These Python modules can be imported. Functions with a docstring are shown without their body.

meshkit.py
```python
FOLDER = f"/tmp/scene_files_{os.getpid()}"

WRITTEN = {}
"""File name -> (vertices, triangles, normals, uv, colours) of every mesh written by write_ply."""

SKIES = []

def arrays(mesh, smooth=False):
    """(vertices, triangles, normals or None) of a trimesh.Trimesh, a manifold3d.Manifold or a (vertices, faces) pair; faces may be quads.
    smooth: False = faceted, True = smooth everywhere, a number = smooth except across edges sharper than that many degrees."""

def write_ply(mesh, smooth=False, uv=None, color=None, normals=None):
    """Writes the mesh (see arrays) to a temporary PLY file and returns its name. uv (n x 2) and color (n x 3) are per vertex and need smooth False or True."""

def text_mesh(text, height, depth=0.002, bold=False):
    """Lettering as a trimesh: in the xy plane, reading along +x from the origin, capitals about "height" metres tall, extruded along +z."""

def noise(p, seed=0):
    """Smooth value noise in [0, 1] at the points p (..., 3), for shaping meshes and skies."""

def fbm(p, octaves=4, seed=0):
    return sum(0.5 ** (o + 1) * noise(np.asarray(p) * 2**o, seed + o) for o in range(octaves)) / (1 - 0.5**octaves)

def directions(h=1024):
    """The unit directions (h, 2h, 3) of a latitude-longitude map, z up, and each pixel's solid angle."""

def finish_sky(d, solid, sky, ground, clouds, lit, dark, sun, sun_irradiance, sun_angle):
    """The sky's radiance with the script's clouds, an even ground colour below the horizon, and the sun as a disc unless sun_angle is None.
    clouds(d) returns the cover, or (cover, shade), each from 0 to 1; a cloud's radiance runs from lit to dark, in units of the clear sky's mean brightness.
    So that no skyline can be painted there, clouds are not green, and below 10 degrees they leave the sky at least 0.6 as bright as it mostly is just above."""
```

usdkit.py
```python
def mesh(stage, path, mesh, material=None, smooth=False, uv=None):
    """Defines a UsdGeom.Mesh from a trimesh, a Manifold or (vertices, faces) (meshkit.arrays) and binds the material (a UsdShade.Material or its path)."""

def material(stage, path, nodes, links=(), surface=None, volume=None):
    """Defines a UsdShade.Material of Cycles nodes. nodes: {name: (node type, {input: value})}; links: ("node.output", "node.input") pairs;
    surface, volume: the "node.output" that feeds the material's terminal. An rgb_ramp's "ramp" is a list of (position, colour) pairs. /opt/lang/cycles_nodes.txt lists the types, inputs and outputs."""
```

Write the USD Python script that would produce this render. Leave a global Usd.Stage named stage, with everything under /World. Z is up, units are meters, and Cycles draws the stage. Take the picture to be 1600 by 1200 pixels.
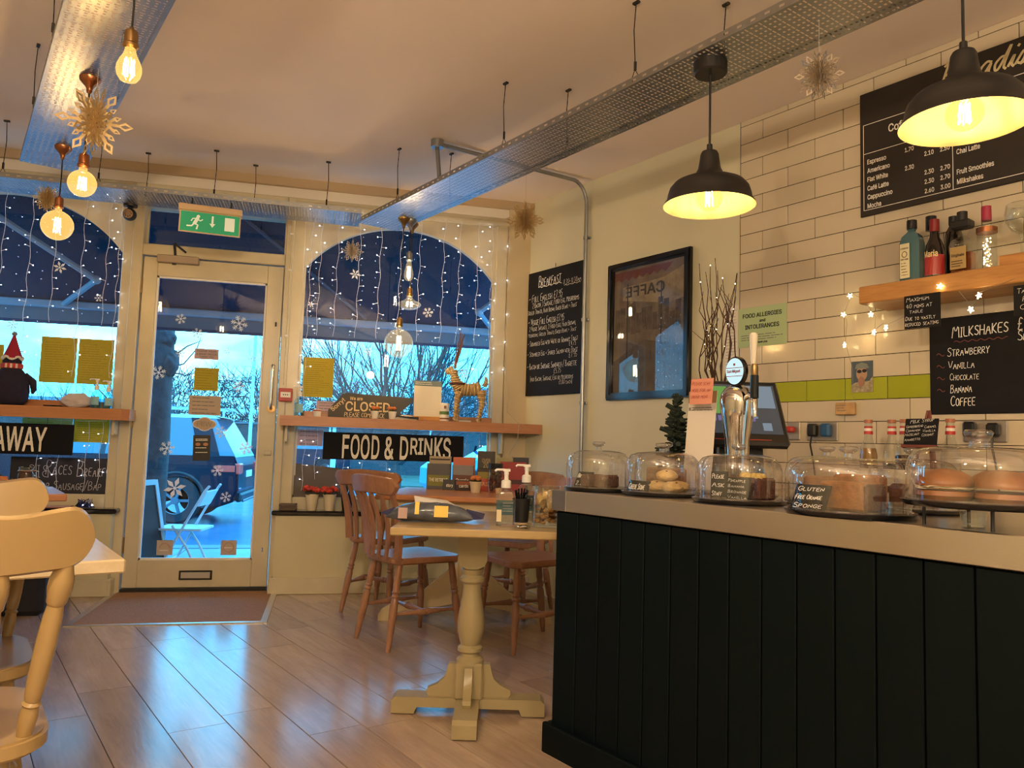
import math, random
import numpy as np, trimesh, usdkit, meshkit
import shapely.geometry as sg
from shapely import affinity
from pxr import Usd, UsdGeom, UsdLux, UsdShade, Sdf, Gf, Vt

random.seed(7); rng = np.random.default_rng(7)
stage = Usd.Stage.CreateInMemory()
UsdGeom.SetStageUpAxis(stage, 'Z'); UsdGeom.SetStageMetersPerUnit(stage, 1.0)
world = UsdGeom.Xform.Define(stage, '/World'); stage.SetDefaultPrim(world.GetPrim())
UsdGeom.Scope.Define(stage, '/World/Looks')
PI = math.pi

# ------------------------------------------------------------------ camera, sky, exposure
cam = UsdGeom.Camera.Define(stage, '/World/camera')
EYE = np.array([0, 0, 1.0])
_p, _r, _y = map(math.radians, (4.6628, 1.7551, 13.1585))
FW = np.array([math.sin(_y)*math.cos(_p), math.cos(_y)*math.cos(_p), math.sin(_p)])
_R = np.array([math.cos(_y), -math.sin(_y), 0]); _U = np.cross(_R, FW)
RT = math.cos(_r)*_R + math.sin(_r)*_U; UP = -math.sin(_r)*_R + math.cos(_r)*_U
M4 = np.eye(4); M4[0, :3], M4[1, :3], M4[2, :3], M4[3, :3] = RT, UP, -FW, EYE
cam.AddTransformOp().Set(Gf.Matrix4d(M4.tolist()))
cam.CreateHorizontalApertureAttr(36.0); cam.CreateVerticalApertureAttr(27.0)
cam.CreateFocalLengthAttr(36.0*1204.11/1600)
cam.CreateClippingRangeAttr(Gf.Vec2f(0.05, 300))
cam.CreateExposureAttr(0.5)

SKY = 6.0
sky = UsdLux.DomeLight.Define(stage, '/World/sky_light')
sky.CreateIntensityAttr(1.0); sky.CreateColorAttr(Gf.Vec3f(0.08, 0.42, 1.0))
skym = usdkit.material(stage, '/World/Looks/sky_air', {
    'tc': ('texture_coordinate', {}), 'mp': ('mapping', {'scale': (3.0, 3.0, 7.0)}),
    'n': ('noise_texture', {'scale': 1.3, 'detail': 4.0, 'roughness': 0.55}),
    'rp': ('rgb_ramp', {'ramp': [(0.36, (0.035, 0.31, 0.62)), (0.52, (0.065, 0.40, 0.70)), (0.68, (0.19, 0.51, 0.78))]}),
    'bg': ('background_shader', {'strength': SKY})},
    [('tc.generated', 'mp.vector'), ('mp.vector', 'n.vector'), ('n.fac', 'rp.fac'), ('rp.color', 'bg.color')], surface='bg.background')
sky.GetPrim().CreateAttribute('light:shaderId', Sdf.ValueTypeNames.Token)
UsdShade.MaterialBindingAPI.Apply(sky.GetPrim()).Bind(skym)

WARM = (1.0, 0.76, 0.50)
def room_lamp(x, y, z, power, r=0.05, col=WARM, name='lamp_light'):
    global _ln
    _ln = globals().get('_ln', 0) + 1
    l = UsdLux.SphereLight.Define(stage, '/World/%s_%03d' % (name, _ln))
    l.CreateRadiusAttr(r); l.CreateIntensityAttr(power/(PI*r*r*4)); l.CreateColorAttr(Gf.Vec3f(*col))
    l.AddTranslateOp().Set(Gf.Vec3d(x, y, z))
# unseen lamps around and behind the camera, placed to light walls and ceiling
room_lamp(-0.55, 0.55, 2.05, 19.0, 0.06)
room_lamp(-0.10, -0.6, 2.05, 19.0, 0.06)
room_lamp(2.55, -0.85, 2.00, 4.0, 0.06)
room_lamp(0.6, -1.8, 2.1, 12.0, 0.06)

# ------------------------------------------------------------------ frames of the place
DB = math.radians(-22.974)
UB = np.array([math.sin(DB), math.cos(DB), 0]); NB = np.array([math.cos(DB), -math.sin(DB), 0])
ROTR = -67.026                    # things on or facing the right wall: local x reads right, local y goes into the wall
ROTF = 22.974                     # local x = NB, local y = UB
D = 3.362; CEIL = 2.79
def W(s, n, z=0.0): return tuple(float(v) for v in s*UB + n*NB + np.array([0, 0, z]))

# ------------------------------------------------------------------ scene helpers
_used = {}
def numbered(parent, name):
    k = _used.get((parent, name), 0); _used[(parent, name)] = k + 1
    return name if k == 0 else '%s_%03d' % (name, k)
def _pp(p): return str(p.GetPath()) if p is not None else '/World'
def tag(o, label=None, cat=None, group=None, kind=None):
    for k, v in (('label', label), ('category', cat), ('group', group), ('kind', kind)):
        if v: o.SetCustomDataByKey(k, v)
    return o
def thing(name, label, cat, loc=(0, 0, 0), rotz=0, group=None, kind=None, rx=0, ry=0, scale=None):
    x = UsdGeom.Xform.Define(stage, '/World/' + numbered('/World', name))
    x.AddTranslateOp().Set(Gf.Vec3d(*map(float, loc)))
    if rotz: x.AddRotateZOp().Set(float(rotz))
    if ry: x.AddRotateYOp().Set(float(ry))
    if rx: x.AddRotateXOp().Set(float(rx))
    if scale: x.AddScaleOp().Set(Gf.Vec3f(scale, scale, scale))
    return tag(x.GetPrim(), label, cat, group, kind)
def struct(name, loc=(0, 0, 0), rotz=0):
    x = UsdGeom.Xform.Define(stage, '/World/' + numbered('/World', name))
    x.AddTranslateOp().Set(Gf.Vec3d(*map(float, loc)))
    if rotz: x.AddRotateZOp().Set(float(rotz))
    return tag(x.GetPrim(), kind='structure')
def cat_(ms):
    if not isinstance(ms, (list, tuple)) or (len(ms) == 2 and isinstance(ms[0], np.ndarray)): return ms
    return trimesh.util.concatenate([m if isinstance(m, trimesh.Trimesh) else T(m) for m in ms])
def part(name, mesh, m, parent, smooth=35, label=None, kind=None):
    mesh = cat_(mesh)
    path = _pp(parent) + '/' + numbered(_pp(parent), name)
    p = usdkit.mesh(stage, path, mesh, m, smooth=smooth).GetPrim()
    p.GetAttribute('points')
    return tag(p, label, None, None, kind or ('stuff' if name == 'small_print' else None))
def solo(name, mesh, m, label, cat, group=None, kind=None, smooth=35, loc=None, rotz=0):
    p = part(name, mesh, m, None, smooth)
    if loc is not None:
        x = UsdGeom.Xformable(p); x.AddTranslateOp().Set(Gf.Vec3d(*map(float, loc)))
        if rotz: x.AddRotateZOp().Set(float(rotz))
    return tag(p, label, cat, group, kind)
def dup(root, loc, rotz=0, label=None, group=None, rx=0, ry=0, scale=None):
    was = root.GetCustomData()
    base = root.GetName()
    if base[-4:-3] == '_' and base[-3:].isdigit(): base = base[:-4]
    x = UsdGeom.Xform.Define(stage, '/World/' + numbered('/World', base))
    x.AddTranslateOp().Set(Gf.Vec3d(*map(float, loc)))
    x.AddRotateZOp().Set(float(rotz))
    if ry: x.AddRotateYOp().Set(float(ry))
    if rx: x.AddRotateXOp().Set(float(rx))
    if scale: x.AddScaleOp().Set(Gf.Vec3f(scale, scale, scale))
    # references the parts only: the source's children, one by one
    r = x.GetPrim()
    for c in root.GetChildren():
        q = stage.DefinePrim(str(r.GetPath()) + '/' + c.GetName(), c.GetTypeName())
        q.GetReferences().AddInternalReference(c.GetPath())
    return tag(r, label or was.get('label'), was.get('category'), group or was.get('group'), was.get('kind'))

# ------------------------------------------------------------------ mesh helpers
T = lambda m: trimesh.Trimesh(np.array(m[0]), np.array(m[1]), process=False)
def mv(m, dx=0, dy=0, dz=0): m = m.copy(); m.apply_translation((dx, dy, dz)); return m
def rot(m, ax, deg, at=(0, 0, 0)):
    m = m.copy(); m.apply_transform(trimesh.transformations.rotation_matrix(math.radians(deg), ax, at)); return m
def sc(m, sx, sy, sz): m = m.copy(); m.apply_transform(np.diag([sx, sy, sz, 1.0])); return m
_BF = None
def box(cx, cy, cz, sx, sy, sz, b=0.0):
    if b <= 0:
        m = trimesh.creation.box((sx, sy, sz)); m.apply_translation((cx, cy, cz)); return m
    b = min(b, sx*.49, sy*.49, sz*.49); h = np.array([sx, sy, sz])/2
    pts = []
    for a in (-1, 1):
        for c in (-1, 1):
            for d in (-1, 1):
                s = np.array([a, c, d])
                for k in range(3):
                    v = h - b; v = v.copy(); v[k] = h[k]; pts.append(s*v)
    m = trimesh.convex.convex_hull(np.array(pts)); m.apply_translation((cx, cy, cz)); return m
def bb(x0, x1, y0, y1, z0, z1, b=0.0): return box((x0+x1)/2, (y0+y1)/2, (z0+z1)/2, x1-x0, y1-y0, z1-z0, b)
def hull(pts): return trimesh.convex.convex_hull(np.array(pts, float))
def tube(path, r, n=8, cap=True):
    P = np.array(path, float); r = np.broadcast_to(np.asarray(r, float), (len(P),))
    t = np.gradient(P, axis=0); t /= np.linalg.norm(t, axis=1, keepdims=True) + 1e-12
    u = np.cross(t[0], [0, 0, 1.0])
    if np.linalg.norm(u) < .1: u = np.cross(t[0], [1.0, 0, 0])
    u /= np.linalg.norm(u); a = np.arange(n)*2*PI/n; V = []
    for i in range(len(P)):
        u = u - t[i]*(u@t[i]); u /= np.linalg.norm(u); w = np.cross(t[i], u)
        V.append(P[i] + r[i]*(np.cos(a)[:, None]*u + np.sin(a)[:, None]*w))
    V = np.vstack(V); F = []
    i0 = np.arange(n); i1 = (i0+1) % n
    for k in range(len(P)-1):
        A, B = k*n, (k+1)*n
        F += [np.stack([A+i0, A+i1, B+i1], 1), np.stack([A+i0, B+i1, B+i0], 1)]
    if cap:
        c0, c1 = len(V), len(V)+1; V = np.vstack([V, P[0], P[-1]]); L = (len(P)-1)*n
        F += [np.stack([np.full(n, c0), i1, i0], 1), np.stack([np.full(n, c1), L+i0, L+i1], 1)]
    return trimesh.Trimesh(V, np.vstack(F), process=False)
def cyl(x, y, z0, z1, r, n=20, r2=None): return tube([(x, y, z0), (x, y, z1)], [r, r if r2 is None else r2], n)
def lathe(prof, n=28, a0=0, a1=2*PI):
    prof = np.array(prof, float); m = len(prof); full = abs(a1-a0-2*PI) < 1e-6
    a = np.linspace(a0, a1, n, endpoint=not full)
    V = np.stack([prof[:, 0][None]*np.cos(a)[:, None], prof[:, 0][None]*np.sin(a)[:, None], np.broadcast_to(prof[:, 1][None], (len(a), m))], -1).reshape(-1, 3)
    F = []
    for i in range(n if full else n-1):
        A, B = i*m, ((i+1) % n)*m
        for j in range(m-1):
            if prof[j, 0] > 1e-9: F.append((A+j, B+j, B+j+1) if prof[j+1, 0] > 1e-9 or True else 0)
            if prof[j+1, 0] > 1e-9: F.append((A+j, B+j+1, A+j+1))
    t = trimesh.Trimesh(V, np.array(F), process=False); t.merge_vertices(); return t
def turned(prof, p, q, n=14):
    """A turned leg or spindle: profile of (radius, position 0..1) along the segment p-q."""
    p, q = np.array(p, float), np.array(q, float); L = np.linalg.norm(q-p)
    m = lathe([(1e-6, 0)] + [(r, t*L) for r, t in prof] + [(1e-6, L)], n)
    z = (q-p)/L; m.apply_transform(trimesh.geometry.align_vectors([0, 0, 1], z)); m.apply_translation(p); return m
def prism(poly, d, y=0.0):
    """A shapely polygon in (x, z), standing, from y-d to y."""
    if not isinstance(poly, (sg.Polygon, sg.MultiPolygon)): poly = sg.Polygon(poly)
    ms = [trimesh.creation.extrude_polygon(g, d, engine='earcut') for g in getattr(poly, 'geoms', [poly])]
    m = trimesh.util.concatenate(ms); v = m.vertices.copy()
    m.vertices = np.stack([v[:, 0], y - v[:, 2], v[:, 1]], 1); return m
def slab(poly, z0, z1):
    if not isinstance(poly, (sg.Polygon, sg.MultiPolygon)): poly = sg.Polygon(poly)
    m = trimesh.util.concatenate([trimesh.creation.extrude_polygon(g, z1-z0, engine='earcut') for g in getattr(poly, 'geoms', [poly])])
    m.apply_translation((0, 0, z0)); return m
_tc = {}
def txt(s, h, x=0.0, z=0.0, y=0.0, bold=False, sx=1.0, d=0.0012, align='l', w=None, flip=False):
    """Printed lettering standing in the xz plane, front towards -y, baseline at z. w: the width to fill."""
    k = (s, bold)
    if k not in _tc: _tc[k] = meshkit.text_mesh(s, 1.0, 1.0, bold)
    m = _tc[k].copy(); v = m.vertices; x0, x1 = v[:, 0].min(), v[:, 0].max()
    fx = h*sx if w is None else w/(x1-x0)
    X = (v[:, 0]-x0)*fx; wd = (x1-x0)*fx
    if flip: X = wd - X
    X = X + x - (wd/2 if align == 'c' else wd if align == 'r' else 0)
    m.vertices = np.stack([X, y - v[:, 2]*d, z + v[:, 1]*h], 1); return m
# one-stroke chalk letters: polylines in a box 0..1 high, about 0.6 wide
_G = {
'A': '0,0 .3,1 .6,0|.12,.4 .48,.4', 'B': '0,0 0,1 .35,.97 .42,.78 .3,.56 0,.52 .4,.5 .52,.28 .38,.04 0,0', 'C': '.55,.85 .35,1 .12,.85 .02,.5 .12,.14 .35,0 .55,.15',
'D': '0,0 0,1 .35,.92 .55,.5 .35,.08 0,0', 'E': '.5,1 0,1 0,0 .5,0|0,.52 .4,.52', 'F': '.5,1 0,1 0,0|0,.52 .38,.52', 'G': '.55,.85 .35,1 .1,.85 .02,.5 .12,.12 .35,0 .55,.15 .55,.45 .34,.45',
'H': '0,0 0,1|.55,0 .55,1|0,.5 .55,.5', 'I': '.1,0 .1,1|0,1 .2,1|0,0 .2,0', 'J': '.45,1 .45,.2 .3,0 .1,.08 .02,.25', 'K': '0,0 0,1|.5,1 0,.45 .52,0', 'L': '0,1 0,0 .48,0', 'M': '0,0 .1,1 .35,.4 .6,1 .7,0',
'N': '0,0 0,1 .52,0 .52,1', 'O': '.3,1 .08,.85 0,.5 .08,.15 .3,0 .52,.15 .6,.5 .52,.85 .3,1', 'P': '0,0 0,1 .4,.95 .5,.75 .4,.52 0,.46', 'Q': '.3,1 .05,.8 .05,.2 .3,0 .55,.2 .55,.8 .3,1|.35,.25 .6,-.08',
'R': '0,0 0,1 .4,.95 .48,.75 .35,.52 0,.48 .52,0', 'S': '.5,.88 .3,1 .08,.88 .08,.66 .3,.52 .5,.36 .5,.12 .28,0 .03,.12', 'T': '0,1 .6,1|.3,1 .3,0', 'U': '0,1 .03,.2 .25,0 .48,.2 .52,1', 'V': '0,1 .28,0 .56,1',
'W': '0,1 .18,0 .36,.7 .54,0 .72,1', 'X': '0,0 .55,1|0,1 .55,0', 'Y': '0,1 .28,.5 .56,1|.28,.5 .25,0', 'Z': '0,1 .52,1 0,0 .54,0', '&': '.55,.0 .12,.75 .2,.97 .38,.95 .4,.75 .05,.35 .05,.1 .25,0 .55,.4',
'0': '.25,1 .05,.8 .05,.2 .25,0 .45,.2 .45,.8 .25,1', '1': '.05,.8 .2,1 .2,0', '2': '.03,.8 .2,1 .42,.85 .4,.6 .03,0 .47,0', '3': '.05,.9 .25,1 .42,.8 .2,.55 .45,.3 .25,0 .03,.12', '4': '.36,0 .36,1 .02,.32 .5,.32',
'5': '.42,1 .08,1 .06,.58 .3,.6 .45,.35 .28,0 .03,.08', '6': '.4,1 .1,.6 .05,.2 .25,0 .45,.2 .35,.48 .08,.35', '7': '.02,1 .46,1 .15,0', '8': '.25,.55 .06,.75 .25,1 .44,.75 .06,.28 .25,0 .45,.28 .25,.55', '9': '.42,.65 .15,.5 .06,.8 .25,1 .42,.8 .38,0',
'£': '.5,.85 .32,1 .18,.8 .2,.3 .05,0 .52,.02|.05,.48 .4,.48', '.': '.05,0 .09,.06', ',': '.1,.06 .03,-.15', '-': '.03,.45 .35,.45', '+': '.03,.45 .4,.45|.21,.25 .21,.65', '/': '0,-.1 .4,1.1', '(': '.22,1.1 .05,.7 .05,.25 .22,-.15', ')': '.03,1.1 .2,.7 .2,.25 .03,-.15',
'~': '0,.4 .14,.56 .28,.42 .42,.58', '!': '.1,1 .08,.3|.07,.06 .09,0', ':': '.06,.15 .1,.2|.06,.6 .1,.65', ' ': ''}
_G = {k: [[tuple(map(float, p.split(','))) for p in s.split()] for s in v.split('|') if s] for k, v in _G.items()}
def _smooth(pts):
    P = np.array(pts)
    for _ in range(1):
        if len(P) < 3: break
        Q = [P[0]]
        for a, b in zip(P[:-1], P[1:]): Q += [a*.78+b*.22, a*.22+b*.78]
        P = np.array(Q + [P[-1]])
    return P
def ribbon(P, w, y=0.0, d=0.0008):
    """A flat stroke of width w along the points P of the xz plane."""
    P = np.array(P, float); t = np.gradient(P, axis=0); t /= np.linalg.norm(t, axis=1, keepdims=True) + 1e-9
    nrm = np.stack([-t[:, 1], t[:, 0]], 1)*w/2
    P = P.copy(); P[0] -= t[0]*w*.3; P[-1] += t[-1]*w*.3
    a, b = P+nrm, P-nrm; n = len(P)
    V = np.zeros((2*n, 3)); V[:n, 0], V[:n, 2] = a[:, 0], a[:, 1]; V[n:, 0], V[n:, 2] = b[:, 0], b[:, 1]; V[:, 1] = y - d
    i = np.arange(n-1)
    F = np.vstack([np.stack([i, n+i, n+i+1], 1), np.stack([i, n+i+1, i+1], 1)])
    return trimesh.Trimesh(V, F, process=False)
def chalk(s, h, x=0.0, z=0.0, y=0.0, w=None, track=0.14, small=0.74, stroke=0.085, slope=0.0, jit=0.03, width=None, seed=1, flip=False):
    """Hand lettering: capitals, lower-case letters as small capitals."""
    r = random.Random(seed*131 + len(s)); ms, cx = [], 0.0
    L = []
    for ch in s:
        up = ch.upper(); k = small if ch.isalpha() and ch.islower() else 1.0
        if ch == ' ': cx += .36; continue
        st = _G.get(up, _G['-']); mx = max(p[0] for q in st for p in q)
        dz = r.uniform(-jit, jit)
        for q in st: L.append([(cx + px*k*.9 + pz*k*.06, pz*k + dz) for px, pz in q])
        cx += mx*k*.9 + track
    f = h if width is None else width/max(cx, .01)
    for q in L:
        P = _smooth([((cx-px if flip else px)*f + x, pz*h + z + px*f*slope) for px, pz in q])
        ms.append(ribbon(P, stroke*h, y))
    return trimesh.util.concatenate(ms)
def lines_(x0, x1, zs, h, y, seed=1, ragged=.3):
    """Rows of print too small to read, as thin bars."""
    r = random.Random(seed); ms = []
    for z in zs:
        e = x1 - (x1-x0)*r.uniform(0, ragged); x = x0
        while x < e:
            w_ = min(r.uniform(.06, .22)*(x1-x0), e-x)
            if w_ > .003: ms.append(bb(x, x+w_*.86, y-.0008, y, z-h/2, z+h/2))
            x += w_
    return ms
def blob(c, r, amp=.15, sub=2, seed=0, sq=(1, 1, 1), freq=2.0):
    m = trimesh.creation.icosphere(sub, 1.0); v = m.vertices
    m.vertices = v*(1 + amp*(meshkit.fbm(v*freq + 7.3*seed, 3, seed)-.5)[:, None]*2)*np.array(sq)*r + np.array(c); return m

# ------------------------------------------------------------------ materials
def mat(name, col, rough=.5, metal=0.0, var=0.0, vs=6.0, bump=0.0, bs=60.0, spec=.5, coat=0.0, rnd=0.0, emis=None, es=0.0, aniso=0.0, stretch=None, dark=None, clearcoat_r=.1, trans=0.0, alpha=1.0):
    nodes = {'p': ('principled_bsdf', {'base_color': col, 'roughness': rough, 'metallic': metal, 'specular_ior_level': spec})}
    pin = nodes['p'][1]; links = []
    if coat: pin['coat_weight'] = coat; pin['coat_roughness'] = clearcoat_r
    if emis is not None: pin['emission_color'] = emis; pin['emission_strength'] = es
    if aniso: pin['anisotropic'] = aniso
    if trans: pin['transmission_weight'] = trans
    src = None
    if var or bump:
        nodes['tc'] = ('texture_coordinate', {}); nodes['mp'] = ('mapping', {'scale': stretch or (1, 1, 1)})
        links += [('tc.object', 'mp.vector')]
    if var:
        nodes['n'] = ('noise_texture', {'scale': vs, 'detail': 4.0, 'roughness': .6})
        a = np.array(col); lo = np.clip(a*(1-var), 0, 1) if dark is None else np.array(dark); hi = np.clip(a*(1+var*.6), 0, 1)
        nodes['r'] = ('rgb_ramp', {'ramp': [(.3, tuple(lo)), (.7, tuple(hi))]})
        links += [('mp.vector', 'n.vector'), ('n.fac', 'r.fac')]; src = 'r.color'
    if rnd:
        nodes['oi'] = ('object_info', {}); nodes['mr'] = ('map_range', {'to_min': 1-rnd, 'to_max': 1+rnd})
        nodes['hs'] = ('hsv', {'color': col})
        links += [('oi.random', 'mr.value'), ('mr.result', 'hs.value')]
        if src: links.append((src, 'hs.color'))
        src = 'hs.color'
    if src: links.append((src, 'p.base_color'))
    if bump:
        nodes['bn'] = ('noise_texture', {'scale': bs, 'detail': 3.0}); nodes['b'] = ('bump', {'strength': bump, 'distance': .01})
        links += [('mp.vector', 'bn.vector'), ('bn.fac', 'b.height'), ('b.normal', 'p.normal')]
    return usdkit.material(stage, '/World/Looks/' + name, nodes, links, surface='p.BSDF')
def wood(name, c0, c1, rough=.35, scale=(9, .8, 9), rnd=.12, bump=.08, rings=True):
    nodes = {'tc': ('texture_coordinate', {}), 'oi': ('object_info', {}), 'cx': ('combine_xyz', {}), 'ml': ('math', {'math_type': 'multiply', 'value2': 37.0}),
        'ad': ('vector_math', {'math_type': 'add'}), 'mp': ('mapping', {'scale': scale}), 'n': ('noise_texture', {'scale': 1.6, 'detail': 5.0, 'roughness': .62, 'distortion': 1.2}),
        'n2': ('noise_texture', {'scale': 14.0, 'detail': 3.0}), 'mx': ('mix_float', {'fac': .3}),
        'r': ('rgb_ramp', {'ramp': [(.32, c0), (.5, tuple((np.array(c0)+np.array(c1))/2)), (.68, c1)]}),
        'mr': ('map_range', {'to_min': 1-rnd, 'to_max': 1+rnd}), 'hs': ('hsv', {}), 'b': ('bump', {'strength': bump, 'distance': .01}),
        'p': ('principled_bsdf', {'roughness': rough, 'specular_ior_level': 1.0 if 'floor' in name else .5})}
    links = [('oi.random', 'ml.value1'), ('ml.value', 'cx.x'), ('ml.value', 'cx.y'), ('tc.object', 'ad.vector1'), ('cx.vector', 'ad.vector2'), ('ad.vector', 'mp.vector'),
        ('mp.vector', 'n.vector'), ('mp.vector', 'n2.vector'), ('n.fac', 'mx.a'), ('n2.fac', 'mx.b'), ('mx.result', 'r.fac'), ('r.color', 'hs.color'), ('oi.random', 'mr.value'), ('mr.result', 'hs.value'),
        ('hs.color', 'p.base_color'), ('mx.result', 'b.height'), ('b.normal', 'p.normal')]
    return usdkit.material(stage, '/World/Looks/' + name, nodes, links, surface='p.BSDF')
def pane(name, tint=(1, 1, 1), ior=1.5, rough=0.0, gl=(1, 1, 1)):
    f0 = ((ior-1)/(ior+1))**2*1.5
    return usdkit.material(stage, '/World/Looks/' + name, {'t': ('transparent_bsdf', {'color': tint}), 'g': ('glossy_bsdf', {'color': gl, 'roughness': rough}), 'f': ('layer_weight', {'blend': .5}), 'pw': ('math', {'math_type': 'power', 'value2': 5.0}),
        'ma': ('math', {'math_type': 'multiply_add', 'value2': 1-f0, 'value3': f0}), 'm': ('mix_closure', {})},
        [('f.facing', 'pw.value1'), ('pw.value', 'ma.value1'), ('ma.value', 'm.fac'), ('t.BSDF', 'm.closure1'), ('g.BSDF', 'm.closure2')], surface='m.closure')
def glow(name, col, s): return usdkit.material(stage, '/World/Looks/' + name, {'e': ('emission', {'color': col, 'strength': s})}, [], surface='e.emission')
def thin(name, col, trans=.35, rough=.6):
    """Paper and leaves: some light comes through."""
    return usdkit.material(stage, '/World/Looks/' + name, {'p': ('principled_bsdf', {'base_color': col, 'roughness': rough, 'specular_ior_level': .2}), 't': ('translucent_bsdf', {'color': col}), 'm': ('mix_closure', {'fac': trans})},
        [('p.BSDF', 'm.closure1'), ('t.BSDF', 'm.closure2')], surface='m.closure')

CREAM = mat('cream_paint', (.60, .55, .36), .45, var=.05, vs=3)
FRAMEP = mat('frame_paint', (.60, .54, .385), .3, var=.08, vs=5)
WALLP = mat('wall_paint', (.62, .59, .415), .55, var=.03, vs=2, bump=.03, bs=90)
WHITEW = mat('white_wall_paint', (.75, .70, .62), .6)
CEILP = mat('ceiling_paint', (.86, .74, .62), .75, var=.03, vs=1.5, bump=.02, bs=50)
TILEW = mat('tile_glaze_white', (.60, .52, .38), .12, rnd=.04, coat=.3)
TILEG = mat('tile_glaze_lime', (.36, .40, .02), .12, rnd=.06, coat=.3)
GROUT = mat('brown_grout', (.06, .04, .025), .8)
PLANK = wood('floor_oak', (.33, .235, .17), (.50, .37, .27), rough=.19, scale=(7, .7, 7), rnd=.14, bump=.05)
GAP = mat('dark_gap', (.04, .03, .025), .8)
MATF = mat('coir_mat', (.40, .22, .12), .95, var=.35, vs=160, bump=.5, bs=300)
ALU = mat('aluminium', (.62, .60, .56), .35, 1.0)
GALV = mat('galvanised_steel', (.37, .385, .40), .36, 1.0, var=.12, vs=9)
STEEL = mat('brushed_steel', (.76, .70, .61), .24, 1.0, stretch=(1, 1, 70), bump=.05, bs=14)
CHROME = mat('chrome', (.72, .70, .68), .06, 1.0)
BRASS = mat('aged_brass', (.36, .22, .09), .32, 1.0, var=.2, vs=30)
COPPER = mat('copper', (.42, .17, .08), .28, 1.0)
BLACK = mat('black_plastic', (.012, .012, .013), .35)
BLACKM = mat('black_metal', (.014, .012, .011), .45)
BLACKG = mat('black_gloss', (.008, .008, .010), .12)
CORD = mat('black_cord', (.012, .011, .010), .7)
CHALKB = mat('blackboard_face', (.008, .008, .0095), .6, var=.25, vs=7, spec=.2)
CHALK = mat('white_chalk', (.80, .78, .72), .9)
INKW = mat('white_print', (.80, .76, .68), .6)
INKK = mat('black_print', (.02, .02, .02), .6)
INKG = mat('grey_print', (.20, .19, .18), .6)
WHITEP = mat('white_plastic', (.78, .76, .72), .35)
GREENB = mat('counter_green_black', (.0015, .0045, .0048), .6, rnd=.1, spec=.12)
ORANGEW = wood('orange_pine', (.38, .15, .06), (.52, .23, .10), rough=.3, scale=(.9, 9, 9), rnd=.05)
SHELFW = wood('shelf_oak', (.34, .14, .035), (.55, .27, .08), rough=.35, scale=(1.2, 9, 9), rnd=.02)
CHAIRW = wood('chair_beech', (.27, .125, .065), (.40, .205, .115), rough=.3, scale=(6, 6, 2), rnd=.08)
CREAMF = mat('cream_furniture_paint', (.39, .262, .11), .32, var=.05, vs=6)
CREAMT = mat('cream_table_paint', (.66, .53, .31), .3, var=.05, vs=6)
OLDCREAM = mat('pedestal_cream_paint', (.37, .30, .16), .3, var=.07, vs=8)
PALETOP = wood('pale_table_top', (.40, .28, .12), (.50, .37, .19), rough=.2, scale=(.9, 8, 8), rnd=.02, bump=.03)
PANE = pane('window_glass', (.93, .96, .97), 1.3)
DOME = pane('clear_acrylic', (.95, .945, .95), 1.85)
GLASS = pane('clear_glass', (.93, .95, .94), 1.5)
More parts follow.
